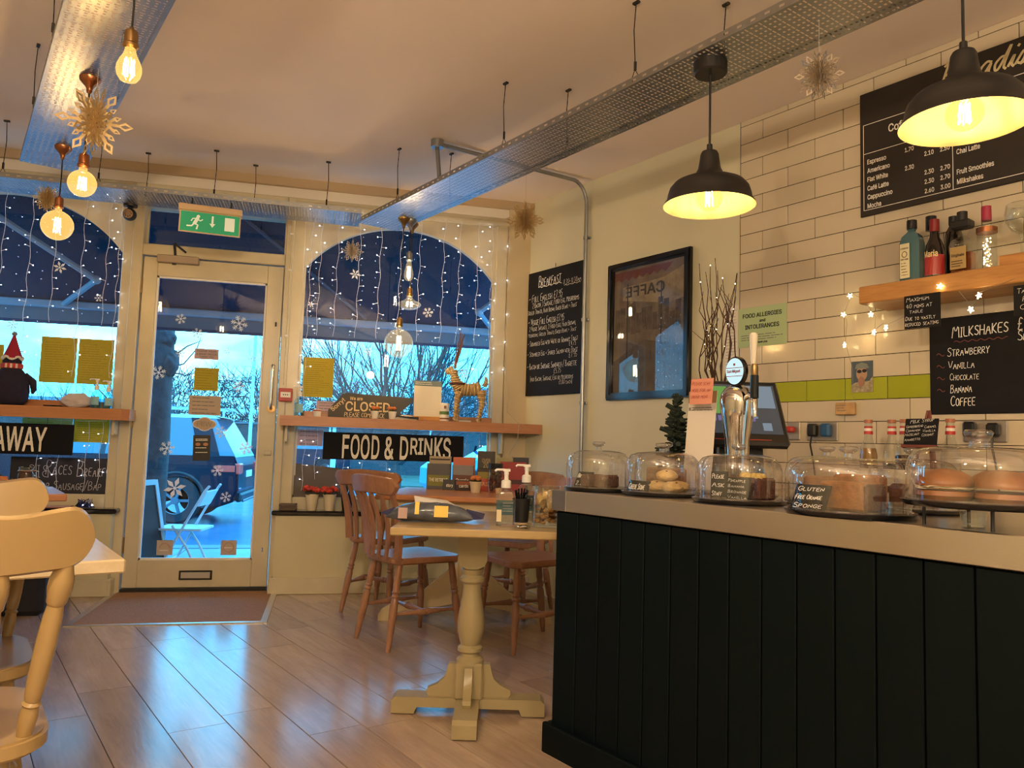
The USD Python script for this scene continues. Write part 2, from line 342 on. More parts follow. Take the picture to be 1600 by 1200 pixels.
def bulbglass(name, tint, col, s):
    return usdkit.material(stage, '/World/Looks/' + name, {'t': ('transparent_bsdf', {'color': tint}), 'g': ('glossy_bsdf', {'color': (1, .95, .85), 'roughness': .02}), 'f': ('layer_weight', {'blend': .5}), 'pw': ('math', {'math_type': 'power', 'value2': 4.0}), 'ma': ('math', {'math_type': 'multiply_add', 'value2': .9, 'value3': .05}),
        'm': ('mix_closure', {}), 'e': ('emission', {'color': col, 'strength': s}), 'a': ('add_closure', {})}, [('f.facing', 'pw.value1'), ('pw.value', 'ma.value1'), ('ma.value', 'm.fac'), ('t.BSDF', 'm.closure1'), ('g.BSDF', 'm.closure2'), ('m.closure', 'a.closure1'), ('e.emission', 'a.closure2')], surface='a.closure')
AMBER = bulbglass('amber_bulb_glass', (1.0, .87, .58), (1.0, .64, .18), .34)
CLEARB = bulbglass('clear_bulb_glass', (.97, .93, .84), (1.0, .72, .34), .10)
FIL = glow('hot_filament', (1.0, .68, .34), 230.0)
LED = glow('cool_led', (.80, .86, 1.0), 16.0)
LEDW = glow('warm_led', (1.0, .74, .34), 12.0)
WIREW = mat('white_wire', (.70, .72, .78), .5)
WIREC = mat('clear_wire', (.50, .50, .46), .4)
PAPERY = thin('yellow_paper', (.62, .47, .06), .40)
PAPERB = thin('beige_paper', (.60, .46, .32), .25)
PAPERP = thin('pink_paper', (.66, .46, .44), .25)
PAPERW = mat('white_card', (.74, .68, .58), .6)
STICKW = thin('white_sticker', (.80, .84, .86), .12)
GOLD = mat('gold_card', (.55, .40, .20), .35, .55)
SILVERF = mat('silver_card', (.60, .52, .42), .25, .8)
# ------------------------------------------------------------------ the room shell
YF, YG = 5.42, 5.475              # inner face of the shop front, its glass
ROOM = sg.Polygon([(-4.2, YG), (-4.2, -2.6), (4.6, -2.6)] + [W(s, D)[:2] for s in (-0.6, 4.47)])
ROOM = sg.Polygon([(-3.6, 5.5), (-3.6, -2.8), (4.75, -2.8), ((D-5.5*NB[1])/NB[0], 5.5)]) if False else sg.Polygon([(-3.6, 5.5), (-3.6, -2.6), ((D+2.6*NB[1])/NB[0], -2.6), ((D-5.5*NB[1])/NB[0], 5.5)])
LOC = affinity.rotate(ROOM, -22.974, origin=(0, 0))     # the room in (n, s)
fl = struct('floor', (0, 0, 0), 22.974)
part('subfloor', slab(LOC, -.06, -.009), GAP, fl, smooth=False)
pw = .1965; fix = {1: 2.92, 2: 2.579, -1: 3.44, 4: 2.85, 3: 3.75, 0: 4.05}
for k in range(-22, 15):
    n0 = .6790 + pw*k
    s = fix.get(k, random.uniform(2, 3.2)) - 1.21*5
    while s < 6.6:
        pc = sg.box(n0+.0011, s+.0004, n0+pw-.0011, s+1.21-.0004).intersection(LOC)
        if pc.area > .002:
            m = slab(pc, -.012, -.0012); top = pc.buffer(-.0011)
            if top.area > .001: m = trimesh.util.concatenate([m, slab(top, -.0012, 0)])
            part('plank', m, PLANK, fl, smooth=False)
        s += 1.21
tag(fl, 'grey brown oak laminate plank floor running towards the window', kind='structure')

cl = struct('ceiling')
part('ceiling_board', slab(ROOM, CEIL, CEIL+.08), CEILP, cl, smooth=False)
part('timber_cornice', bb(-3.6, 1.46, 5.372, 5.42, CEIL-.058, CEIL+.01, .004), mat('cornice_paint', (.47, .35, .22), .5), cl)

wl = struct('wall_left'); part('plaster', bb(-3.75, -3.6, -2.6, 5.5, 0, CEIL), WALLP, wl)  # out of view, closes the room so light bounces back
wb = struct('wall_back'); part('plaster', bb(-3.75, 5.5, -2.75, -2.6, 0, CEIL), WALLP, wb)  # out of view behind the camera, there to bounce lamp light
wr = struct('wall_right', W(0, D), ROTR)
part('plaster', bb(-4.62, 3.6, 0, .12, 0, CEIL), WALLP, wr)
part('tile_bed', bb(-2.566, 0.4, -.006, 0, .862, CEIL), GROUT, wr)
for k in range(-4, 16):
    z0 = 1.2632 + .09975*k + .0014; z1 = min(z0 + .0969, CEIL-.001)
    if z1-z0 < .02: continue
    if k == 0: step, ref, mt = .2002, 1.968, TILEG
    else: step, ref, mt = .3010, (1.971 if k % 2 else 1.8205), TILEW
    j = ref + step*6
    while j > -.35:
        a, b = min(j, 2.562), j-step
        if a - b > .02 and a > -.3:
            part('tile', bb(-a+.0014, -b-.0014, -.0105, -.003, z0, z1, .0016), mt, wr, smooth=False)
        j -= step
# front wall: riser below the windows, posts, arched heads, plaster above
wf = struct('wall_front')
part('riser', bb(-.318, 1.43, 5.308, 5.46, 0, .505), CREAM, wf)
part('riser', bb(-3.6, -1.30, 5.308, 5.46, 0, .505), CREAM, wf)
part('upper_plaster', bb(-3.6, 1.42, 5.405, 5.56, 2.665, CEIL), WHITEW, wf)
part('end_pier', bb(1.205, 1.60, 5.385, 5.56, .5, CEIL), mat('pier_paint', (.60, .50, .32), .6), wf)  # backlit pier: its shade is put into a darker, browner paint tone
part('corner_block', bb(-3.6, -2.85, 5.40, 5.56, .5, CEIL), WALLP, wf)
bf = struct('baseboard_front')
part('skirting', bb(-.330, 1.40, 5.288, 5.31, 0, .105, .004), FRAMEP, bf); part('skirting', bb(-.345, -.322, 5.288, 5.47, 0, .105, .004), FRAMEP, bf)
part('skirting', bb(-3.6, -1.288, 5.288, 5.31, 0, .105, .004), FRAMEP, bf); part('skirting', bb(-1.298, -1.276, 5.288, 5.47, 0, .105, .004), FRAMEP, bf)

def window(n, x0, x1, xc):
    """An arched shop window: jambs, bottom rail, spandrel board with its arched opening, cornice moulding, pane."""
    w = struct('window_%d' % n)
    for a, b in ((x0-.085, x0), (x1, x1+.085)): part('jamb', bb(a, b, YF-.01, YF+.13, .505, 2.63, .006), FRAMEP, w)
    part('bottom_rail', bb(x0, x1, YF+.005, YF+.12, .505, .618, .006), FRAMEP, w)
    zs, za, hw = 2.20, 2.535, (x1-x0)/2; R = (hw*hw+(za-zs)**2)/(2*(za-zs)); zc = za-R
    a0 = math.acos(hw/R); arc = [(xc+R*math.cos(a), zc+R*math.sin(a)) for a in np.linspace(a0, PI-a0, 40)]
    part('spandrel_board', prism([(x0-.01, 2.63), (x0-.01, zs)] + [(p[0], p[1]) for p in arc[::-1]] + [(x1+.01, zs), (x1+.01, 2.63)], .03, YF+.05), FRAMEP, w)
    inner = [(xc+(R-.012)*math.cos(a), zc+(R-.012)*math.sin(a)) for a in np.linspace(a0, PI-a0, 40)]
    part('arch_bead', prism(sg.Polygon(arc + inner[::-1]), .05, YF+.066), FRAMEP, w)
    part('head_rail', bb(x0-.085, x1+.085, YF-.01, YF+.13, 2.60, 2.67, .006), FRAMEP, w)
    part('head_moulding', tube([(x0-.09, YF-.012, 2.625), (x1+.09, YF-.012, 2.625)], .02, 10), FRAMEP, w)
    part('pane', bb(x0, x1, YG, YG+.004, .60, 2.61), PANE, w)
    part('mullion_bead', [bb(x0, x0+.014, YG-.014, YG, .618, 2.2), bb(x1-.014, x1, YG-.014, YG, .618, 2.2), bb(x0, x1, YG-.014, YG, .618, .632)], FRAMEP, w)
    return w
window(1, -2.72, -1.372, -2.046); window(2, -.228, 1.118, .445)
for nm, a, b in (('sill', -.345, 1.40), ('sill', -3.3, -1.272)):
    part('window_sill', bb(a, b, 5.285, YF+.02, .508, .538, .008), BLACKG, struct('trim_%d' % (1 if a > -1 else 2)))
# posts either side of the door, transom light over it
t3 = struct('trim_3')
part('door_post', bb(-1.315, -1.250, YF-.035, YF+.13, 0, 2.66, .006), FRAMEP, t3); part('door_post', bb(-.352, -.300, YF-.035, YF+.13, 0, 2.66, .006), FRAMEP, t3)
part('post_face', bb(-1.375, -1.30, YF-.012, YF+.12, .505, 2.64, .006), FRAMEP, t3)
part('transom_rail', bb(-1.255, -.35, YF-.02, YF+.12, 2.185, 2.262, .006), FRAMEP, t3)
part('transom_head', bb(-1.255, -.35, YF-.02, YF+.12, 2.515, 2.665, .006), FRAMEP, t3)
w3 = struct('window_3'); part('pane', bb(-1.255, -.35, YG, YG+.004, 2.25, 2.53), PANE, w3)
part('mullion_bead', [bb(-1.25, -1.236, YG-.014, YG, 2.262, 2.515), bb(-.366, -.352, YG-.014, YG, 2.262, 2.515)], FRAMEP, w3)
# the glazed shop door
dr = struct('door_1')
dx0, dx1, gx0, gx1 = -1.245, -.358, -1.158, -.462
for a, b in ((dx0, gx0), (gx1, dx1)): part('door_stile', bb(a, b, YF, YF+.045, .028, 2.178, .004), FRAMEP, dr)
part('top_rail', bb(gx0, gx1, YF, YF+.045, 2.055, 2.178, .004), FRAMEP, dr); part('bottom_rail', bb(gx0, gx1, YF, YF+.045, .028, .204, .004), FRAMEP, dr)
part('glazing_bead', [bb(gx0, gx0+.012, YF+.012, YF+.03, .204, 2.055), bb(gx1-.012, gx1, YF+.012, YF+.03, .204, 2.055), bb(gx0, gx1, YF+.012, YF+.03, 2.043, 2.055), bb(gx0, gx1, YF+.012, YF+.03, .204, .216)], WHITEP, dr)
part('pane', bb(gx0, gx1, YF+.028, YF+.032, .20, 2.06), PANE, dr)
lb = part('letterbox', [bb(-.905, -.702, YF-.008, YF, .078, .138, .003)], BLACKM, dr); part('letterbox_flap', bb(-.893, -.714, YF-.012, YF-.006, .088, .128, .002), ALU, lb)
part('threshold', bb(dx0, dx1, YF-.03, YF+.08, 0, .026), BLACKM, dr)
hd = part('door_handle', tube([(-.393, YF, 1.50), (-.393, YF-.05, 1.495), (-.393, YF-.055, 1.47), (-.393, YF-.055, 1.24), (-.393, YF-.05, 1.215), (-.393, YF, 1.205)], .009, 10), STEEL, dr)
part('handle_rose', lathe([(0, -.004), (.026, -.003), (.026, .003), (0, .004)], 20).apply_transform(trimesh.transformations.rotation_matrix(PI/2, [1, 0, 0])).apply_translation((-.393, YF-.004, 1.205)), BRASS, hd)
part('door_lock', box(-.40, YF-.006, .91, .048, .016, .03, .003), FRAMEP, dr)
part('keyhole_plate', box(-.392, YF-.003, 1.78, .012, .006, .03, .002), BLACKM, dr); part('keyhole_plate', box(-.40, YF-.003, .27, .012, .006, .03, .002), CHROME, dr)
for z in (1.98, 1.10, .30): part('hinge', cyl(-1.249, YF-.004, z-.05, z+.05, .008, 8), BRASS, dr)
cs = thing('door_closer', 'grey metal overhead door closer with folding arm above the shop door', 'door closer', (-1.03, YF, 2.165))
part('closer_body', box(0, -.022, 0, .258, .044, .052, .004), mat('closer_grey', (.33, .26, .20), .4, .4), cs)
part('closer_arm', [tube([(-.02, -.03, .03), (-.03, -.03, .108)], .008, 8), tube([(-.03, -.03, .108), (.045, -.02, .052)], .007, 8)], BLACKM, cs); part('adjuster', lathe([(0, -.035), (.012, -.034), (.014, -.022), (0, -.022)], 12).apply_translation((-.025, -.02, 0)), BLACK, cs)
# door mat let into the floor
dm = thing('door_mat', 'brown coir entrance mat with metal edge trim in front of the door', 'door mat', (-.79, 4.95, 0))
part('coir', bb(-.47, .47, -.425, .45, 0, .008, .002), MATF, dm)
part('edge_trim', bb(-.505, -.47, -.46, .45, 0, .006), ALU, dm); part('edge_trim', bb(.47, .505, -.46, .45, 0, .006), ALU, dm); part('edge_trim', bb(-.47, .47, -.46, -.425, 0, .006), ALU, dm)

# ------------------------------------------------------------------ perforated cable trays
def tray(L, wd=.30, lip=.03, pitch=.056, k=1.0):
    """A perforated tray along +x: base with real slots and holes in rows across, turned-up lips with slots."""
    V, F = [], []
    def quad(a, b, c, d, flip=False):
        i = len(V); V.extend([a, b, c, d]); F.extend([(i, i+2, i+1), (i, i+3, i+2)] if flip else [(i, i+1, i+2), (i, i+2, i+3)])
    nc = int(round((wd-.012)/.0262)); cw = (wd-.012)/nc
    rows = [(.004, .0095, .0035, cw-.0035), (.0185, .0275, cw/2-.0045, cw/2+.0045), (.0375, .0465, cw/2-.0045, cw/2+.0045)]
    for c in range(int(L/pitch)):
        x0 = c*pitch; p = 0.0
        for xa, xb, ya, yb in rows + [(pitch, pitch, 0, 0)]:
            quad((x0+p, 0, 0), (x0+xa, 0, 0), (x0+xa, wd, 0), (x0+p, wd, 0), True)
            if xb > xa:
                y = 0.0
                for q in range(nc):
                    a, b = .006+q*cw+ya, .006+q*cw+yb
                    quad((x0+xa, y, 0), (x0+xb, y, 0), (x0+xb, a, 0), (x0+xa, a, 0), True); y = b
                quad((x0+xa, y, 0), (x0+xb, y, 0), (x0+xb, wd, 0), (x0+xa, wd, 0), True)
            p = xb
        for y in (0.0, wd):
            for z0, z1 in ((0, lip*.36), (lip*.64, lip)): quad((x0, y, z0), (x0+pitch, y, z0), (x0+pitch, y, z1), (x0, y, z1))
            p = 0.0
            for a, b in [(.012, .032), (pitch, pitch)]:
                quad((x0+p, y, lip*.36), (x0+a, y, lip*.36), (x0+a, y, lip*.64), (x0+p, y, lip*.64)); p = b
            quad((x0, y, lip), (x0+pitch, y, lip), (x0+pitch, y+(.009 if y == 0 else -.009), lip), (x0, y+(.009 if y == 0 else -.009), lip))
    return trimesh.Trimesh(np.array(V), np.array(F), process=False)
ZT = 2.45
def hanger(x, y, parent, z=ZT):
    ms = [tube([(x, y, CEIL), (x+.006, y+.004, (CEIL+z)/2+.05), (x, y, z+.075)], .0022, 5), tube([(x, y, z+.085), (x, y, z+.055)], .006, 6),
          tube([(x-.0, y, z+.06), (x+.016, y, z+.03), (x+.012, y, z+.005)], .0016, 5), tube([(x, y, z+.06), (x-.016, y, z+.03), (x-.012, y, z+.005)], .0016, 5), box(x, y, CEIL-.004, .03, .014, .008)]
    part('wire_hanger', ms, BLACKM, parent)
# right-hand tray, local x = UB from s=-1.5; local y = -NB
tr = thing('cable_tray', 'long perforated steel cable tray running diagonally across the ceiling above the counter', 'cable tray', W(-1.6, 2.40, ZT), 90+22.974)
part('tray_channel', tray(6.28), GALV, tr, smooth=False)
def zl(prim, pts, s0, n0):
    for s, n in pts: hanger(s-s0, n0-n, prim, 0.0)
_hz = hanger
def hanger(x, y, parent, z=0.0):
    h = CEIL-ZT
    ms = [tube([(x, y, h), (x+.006, y+.004, h/2+.05), (x, y, .075)], .0022, 5), tube([(x, y, .09), (x, y, .055)], .006, 6),
          tube([(x, y, .06), (x+.016, y, .03), (x+.012, y, .005)], .0016, 5), tube([(x, y, .06), (x-.016, y, .03), (x-.012, y, .005)], .0016, 5), box(x, y, h-.004, .03, .014, .008)]
    part('wire_hanger', ms, BLACKM, parent)
zl(tr, [(3.01, 2.103), (4.117, 2.103), (2.868, 2.388), (3.976, 2.388), (2.116, 2.103), (1.9, 2.388), (.9, 2.103)], -1.6, 2.40)
tl = thing('cable_tray', 'perforated steel cable tray with bare bulbs hanging below at the upper left', 'cable tray', W(-1.6, .514, ZT), 90+22.974)
part('tray_channel', tray(6.45), GALV, tl, smooth=False)
zl(tl, [(3.3, .216), (4.1, .216), (2.6, .216), (3.7, .505)], -1.6, .514)
tf = thing('cable_tray', 'perforated steel cable tray running along the top of the shop front', 'cable tray', (-3.4, 4.835, ZT-.001), 1.0)
part('tray_channel', tray(3.58, .315), GALV, tf, smooth=False)
for x, y in ((3.33-.02, .08), (2.63, .11), (2.85, .30), (2.2, .30), (1.5, .02), (2.0, .02)): hanger(x, y, tf)

# conduit on the right wall and ceiling
cd = thing('conduit', 'galvanised conduit pipe bending from the ceiling down the cream wall', 'conduit', W(3.79, D), ROTR)
zc = CEIL-.022; pth = [(0, -.024, .52), (0, -.024, 2.62)] + [(0, -.024-.12*(1-math.cos(a)), 2.62+(zc-2.62)*math.sin(a)) for a in np.linspace(.2, PI/2, 7)]
pth += [(-.02, -.5, zc), (-.06, -1.12, zc)]
part('pipe', tube(pth, .0125, 10), GALV, cd)
for z in (.8, 1.3, 1.85, 2.4): part('saddle', [cyl(0, -.024, z-.01, z+.01, .018, 10), box(0, -.006, z, .055, .012, .016, .003)], GALV, cd)
jb = part('junction_box', [cyl(-.06, -1.15, zc-.025, zc+.02, .038, 16), tube([(-.06, -1.15, zc-.02), (-.02, -1.15, zc-.22)], .0125, 10)], GALV, cd)
# ------------------------------------------------------------------ lamps
def bulb_prof(kind):
    if kind == 'pear': return [(0, -.112), (.012, -.111), (.024, -.106), (.033, -.093), (.037, -.076), (.036, -.062), (.030, -.045), (.021, -.028), (.016, -.012), (.014, 0)]
    if kind == 'tube': return [(0, -.135), (.010, -.134), (.022, -.127), (.029, -.112), (.031, -.095), (.028, -.072), (.021, -.045), (.016, -.022), (.013, 0)]
    if kind == 'mushroom': return [(0, -.090), (.025, -.089), (.050, -.081), (.070, -.068), (.078, -.055), (.072, -.045), (.045, -.034), (.026, -.022), (.018, -.008), (.016, 0)]
    R = {'globe': .054, 'big': .075, 'giant': .092, 'shade': .0475}[kind]
    n0 = .016; zc = -(R*math.cos(math.asin(n0/R)) + .018)
    return [(max(R*math.sin(a), 0), zc - R*math.cos(a)) for a in np.linspace(0, PI-math.asin(n0/R), 16)] + [(n0, -.008), (n0, 0)]
def add_bulb(parent, z, kind, glass, fz=None, fh=.05, fr=.016, light=0.0, loc=(0, 0)):
    pr = [(r, zz+z) for r, zz in bulb_prof(kind)]
    b = part('bulb', mv(lathe(pr, 24), loc[0], loc[1], 0), glass, parent, smooth=True)
    lo = min(p[1] for p in pr); c = (lo + z)/2 - .008 if fz is None else z+fz
    ms = [tube([(loc[0]+fr*math.cos(a), loc[1]+fr*math.sin(a), c-fh/2), (loc[0]+fr*.8*math.cos(a), loc[1]+fr*.8*math.sin(a), c+fh/2)], .0021, 5) for a in np.arange(6)*PI/3]
    part('filament', ms, FIL, b, smooth=False)
    part('stem', mv(lathe([(.0, c+fh/2), (.004, c+fh/2), (.007, z-.012), (.012, z)], 10), loc[0], loc[1], 0), GLASS, b)
    return b
CAP = lambda z: lathe([(0, z+.062), (.006, z+.062), (.008, z+.054), (.018, z+.050), (.020, z+.040), (.020, z+.012), (.023, z+.008), (.023, z), (.016, z-.006), (0, z-.006)], 20)
LAMPS = []
def bare_lamp(name, label, s, n, zb, kind, glass, power, fh=.05, fr=.016, metal=None, pos=None, zr=None):
    p = W(s, n) if pos is None else pos; zr = ZT if zr is None else zr
    t = thing(name, label, 'pendant light', (p[0], p[1], 0), 0, None)
    metal = metal or BRASS
    part('ceiling_rose', lathe([(0, zr), (.040, zr), (.038, zr-.012), (.028, zr-.024), (.016, zr-.036), (.010, zr-.05), (.011, zr-.056), (.006, zr-.066), (0, zr-.066)], 24), metal, t)
    part('cord', tube([(0, 0, zr-.06), (.001, .001, (zr+zb)/2), (0, 0, zb+.055)], .0032, 6), CORD, t)
    part('lamp_socket', CAP(zb), metal, t)
    add_bulb(t, zb, kind, glass, fh=fh, fr=fr)
    LAMPS.append((p[0], p[1], zb-.06, power)); return t
bare_lamp('bare_bulb_pendant', 'pear-shaped bare bulb on black cord, nearest of the three under the left tray', 2.55, .372, 2.188, 'pear', AMBER, 1)
bare_lamp('bare_bulb_pendant', 'small globe bare bulb with copper socket behind the big gold snowflake', 3.50, .372, 2.078, 'globe', AMBER, 1, metal=COPPER)
bare_lamp('bare_bulb_pendant', 'large globe bare bulb with squirrel cage filament in front of the left window', 4.45, .378, 2.135, 'big', AMBER, 1, fh=.075, metal=COPPER)
bare_lamp('bare_bulb_pendant', 'slim teardrop filament bulb hanging highest in front of the right window', 0, 0, 2.185, 'tube', CLEARB, 1, fh=.07, fr=.010, pos=(.447, 4.95), metal=GALV)
bare_lamp('bare_bulb_pendant', 'flat mushroom-shaped filament bulb hanging mid-height in front of the right window', 0, 0, 1.965, 'mushroom', CLEARB, 1, fh=.03, fr=.02, pos=(.466, 5.02))
bare_lamp('bare_bulb_pendant', 'giant clear globe bulb with brass socket hanging lowest in front of the right window', 0, 0, 1.745, 'giant', CLEARB, 1, fh=.09, fr=.014, pos=(.400, 4.92))

SHIN = mat('shade_inside_cream', (.60, .51, .32), .5)
def shade_lamp(label, s, n, dz=0.0):
    p = W(s, n); t = thing('shade_pendant', label, 'pendant light', (p[0], p[1], dz), 0)
    Z_ = ZT-dz
    part('ceiling_rose', lathe([(0, Z_), (.062, Z_), (.062, Z_-.040), (.056, Z_-.046), (0, Z_-.046)], 30), BLACKM, t)
    part('cord', tube([(0, 0, Z_-.04), (0, 0, 2.128)], .0042, 7), CORD, t)
    out = [(.006, 2.138), (.010, 2.136), (.011, 2.112), (.028, 2.108), (.033, 2.098), (.036, 2.075), (.041, 2.045), (.052, 2.022), (.070, 2.006), (.076, 2.004), (.100, 2.000), (.126, 1.988), (.143, 1.968), (.150, 1.945), (.153, 1.925), (.163, 1.912), (.166, 1.903)]
    inn = [(max(r-.003, .001), z-.002) for r, z in out]
    sh = part('lamp_shade', lathe(out, 44), BLACKM, t, smooth=50)
    part('shade_lining', lathe([(.166, 1.903)] + inn[::-1][1:-3] + [(.001, 2.07)], 44), SHIN, sh, smooth=50)
    part('lamp_socket', lathe([(0, 2.06), (.018, 2.06), (.018, 1.995), (0, 1.995)], 16), BLACKM, t)
    add_bulb(t, 1.995, 'shade', AMBER, fh=.055, fr=.015)
    return t
s1 = shade_lamp('black metal dome pendant lamp hanging in front of the framed picture', 1.82, 2.20)
shade_lamp('black metal dome pendant lamp hanging in front of the printed coffee menu', .937, 2.20, .022)

# ------------------------------------------------------------------ snowflake ornaments of folded card
def flake_poly(R, k=6):
    ls = lambda pts, w: sg.LineString(pts).buffer(w, cap_style=2, join_style=2)
    dia = lambda x0, x1, w: sg.Polygon([(x0, 0), ((x0+x1)/2, w), (x1, 0), ((x0+x1)/2, -w)])
    arm = ls([(0, 0), (.62, 0)], .045).union(dia(.56, 1.0, .13).difference(dia(.66, .90, .062)))
    for sgn in (-1, 1):
        arm = arm.union(ls([(.30, 0), (.52, sgn*.20)], .04)).union(affinity.rotate(dia(.44, .72, .075).difference(dia(.51, .66, .035)), sgn*22, origin=(.1, 0)))
        arm = arm.union(ls([(.12, 0), (.30, sgn*.17), (.42, sgn*.0)], .03))
    p = arm
    for i in range(1, k): p = p.union(affinity.rotate(arm, 360*i/k, origin=(0, 0)))
    return affinity.scale(p.union(sg.Point(0, 0).buffer(.09)).buffer(0), R, R, origin=(0, 0))
def ornament(label, pos, R, m, rz=0, n=4, hang=None):
    t = thing('snowflake_ornament', label, 'snowflake decoration', pos, rz)
    P = flake_poly(R)
    for i in range(n):
        q = prism(affinity.rotate(P, 30*(i % 2), origin=(0, 0)), .0012, .0006)
        part('card_flake', rot(q, (0, 0, 1), 180*i/n), m, t, smooth=False)
    part('thread', tube([(0, 0, R*.9), (0, 0, hang-pos[2])], .0008, 4), WIREC, t)
    return t
ornament('large gold folded snowflake hanging below the left cable tray', (-.965, 3.264, 2.231), .140, GOLD, 12, 3, ZT)
ornament('small gold glitter snowflake hanging in front of the left window', (-1.669, 4.91, 2.36), .078, GOLD, 10, 6, ZT)
ornament('bronze folded snowflake hanging in the corner above the breakfast board', (1.115, 4.555, 2.402), .125, GOLD, 0, 5, CEIL)
ornament('silver folded snowflake hanging above the tiles beside the printed menu', (1.52, 2.17, 2.258), .080, SILVERF, 30, 6, ZT)
ornament('gold and silver paper star decoration hanging under the right window arch', (.09, 5.30, 2.30), .078, SILVERF, 5, 4, 2.62)

# ------------------------------------------------------------------ chairs
def crest(L, top, bot, th, curve, n=26, lean=.12):
    """A curved top rail along y: top(u), bot(u) for u in -1..1, bowed backwards."""
    u = np.sin(np.linspace(-1, 1, n)*PI/2); V = []
    for k in u:
        y = k*L/2; x0 = -curve*(1-k*k); zt, zb = top(k), bot(k)
        for z, dx in ((zt, 0), (zt-.006, -th*.5), (zb+.006, -th*.5), (zb, 0), (zb+.006, th*.5), (zt-.006, th*.5)):
            V.append((x0 + dx - (z-.44)*lean, y, z))
    V = np.array(V); F = []; m = 6
    for i in range(n-1):
        for j in range(m):
            a, b, c, d = i*m+j, i*m+(j+1) % m, (i+1)*m+(j+1) % m, (i+1)*m+j
            F += [(a, c, b), (a, d, c)]
    for e, o in ((0, 1), ((n-1)*m, 0)):
        for j in range(1, m-1): F.append((e, e+j, e+j+1) if o == 1 else (e, e+j+1, e+j))
    t = trimesh.Trimesh(V, np.array(F), process=False); t.fix_normals(); return t
def seat_mesh(w=.40, d=.39, z=.44, th=.034, r=.42, rd=.03):
    p = sg.Polygon([(-d/2, -w*r*.8), (-d*.40, -w*r), (d*.38, -w/2), (d/2, -w*.40), (d/2, w*.40), (d*.38, w/2), (-d*.40, w*r), (-d/2, w*r*.8)]).buffer(-rd).buffer(rd, 8)
    a = slab(p.buffer(-.008), z-.004, z); b = slab(p, z-th+.008, z-.004); c = slab(p.buffer(-.012), z-th, z-th+.008)
    return [a, b, c]
LEGP = [(.011, 0), (.014, .10), (.016, .16), (.013, .19), (.017, .22), (.020, .45), (.019, .55), (.015, .60), (.020, .62), (.015, .645), (.020, .665), (.015, .69), (.018, .74), (.016, 1)]
STRP = [(.008, 0), (.010, .2), (.015, .42), (.018, .47), (.013, .5), (.018, .53), (.015, .58), (.010, .8), (.008, 1)]
def chair(label, loc, rz, m, group, thick=1.0, painted=False):
    t = thing('farmhouse_chair', label, 'chair', loc, rz, group)
    part('seat', seat_mesh(.42, .41, r=.5, rd=.10) if painted else seat_mesh(), m, t)
    legs = {}
    for sx, xt, xb, yt, yb in ((1, .145, .185, .145, .195), (-1, -.145, -.215, .125, .165)):
        for sy in (-1, 1):
            p, q = np.array((xb, sy*yb, 0)), np.array((xt, sy*yt, .41)); legs[(sx, sy)] = (p, q)
            part('leg', turned([(r*thick, tt) for r, tt in LEGP], p, q, 12), m, t)
    pt = lambda k, f: legs[k][0]*(1-f) + legs[k][1]*f
    for sy in (-1, 1): part('stretcher', turned(STRP, pt((-1, sy), .42), pt((1, sy), .42), 10), m, t)
    part('stretcher', turned(STRP, (pt((-1, -1), .42)+pt((1, -1), .42))/2, (pt((-1, 1), .42)+pt((1, 1), .42))/2, 10), m, t)
    lean = .20
    X = lambda z, k: -.165 - .05*(1-k*k) - (z-.44)*lean
    if painted:
        top = lambda k: .862 + .006*math.cos(k*PI*2.3) - .058*(1-math.sqrt(max(0, 1-(max(0, abs(k)-.83)/.17)**2)))
        bot = lambda k: .744 + .010*abs(k) + .050*(1-math.sqrt(max(0, 1-(max(0, abs(k)-.80)/.20)**2)))
        cr = crest(.49, top, bot, .030, .05, 40, lean)
    else:
        top = lambda k: .845 - .018*k*k - .03*max(0, (abs(k)-.9)/.1)**2
        bot = lambda k: .752 - .010*k*k + .045*max(0, (abs(k)-.82)/.18)**1.6
        cr = crest(.46, top, bot, .024, .05, 30, lean)
    part('top_rail', mv(cr, -.165, 0, 0), m, t, smooth=40)
    if painted:
        SP = [(.013, 0), (.017, .06), (.020, .14), (.016, .19), (.020, .205), (.015, .22), (.018, .24), (.021, .34), (.022, .55), (.020, .68), (.017, .74), (.021, .752), (.022, .775), (.026, .83), (.025, .88), (.017, .95), (.014, 1)]
        for k in (-.86, -.42, 0, .42, .86): part('spindle', turned([(r*.82, t_) for r, t_ in SP], (X(.43, k)+.02, k*.190, .43), (X(.765, k*.9), k*.236, .778), 14), m, t)
    else:
        for k in (-.88, .88):
            P = [(X(z, k)+.022*math.sin((z-.44)/.32*PI), k*(.175+.035*(z-.44)/.32), z) for z in np.linspace(.43, .765, 9)]
            V = [box(0, 0, 0, .018, .038-.010*abs(i-4)/4*0, .01) for i in range(9)]
            part('back_post', sweep_flat(P, .020, [.046, .046, .044, .042, .040, .036, .032, .028, .026]), m, t)
        for k in (-.52, -.18, .18, .52):
            P = [(X(z, k)+.026*math.sin((z-.44)/.32*PI), k*(.165+.05*(z-.44)/.32), z) for z in np.linspace(.43, .765, 9)]
            part('back_slat', sweep_flat(P, .012, [.022, .022, .024, .026, .027, .027, .026, .024, .022]), m, t)
    return t
def sweep_flat(P, tx, wy):
    V = []
    for p, w in zip(P, wy):
        for a, b in ((-1, -1), (1, -1), (1, 1), (-1, 1)): V.append((p[0]+a*tx/2, p[1]+b*w/2, p[2]))
    n = len(P); F = []
    for i in range(n-1):
        for j in range(4):
            a, b, c, d = i*4+j, i*4+(j+1) % 4, (i+1)*4+(j+1) % 4, (i+1)*4+j
            F += [(a, b, c), (a, c, d)]
    F += [(0, 2, 1), (0, 3, 2), (4*n-4, 4*n-3, 4*n-2), (4*n-4, 4*n-2, 4*n-1)]
    return trimesh.Trimesh(np.array(V, float), np.array(F), process=False)
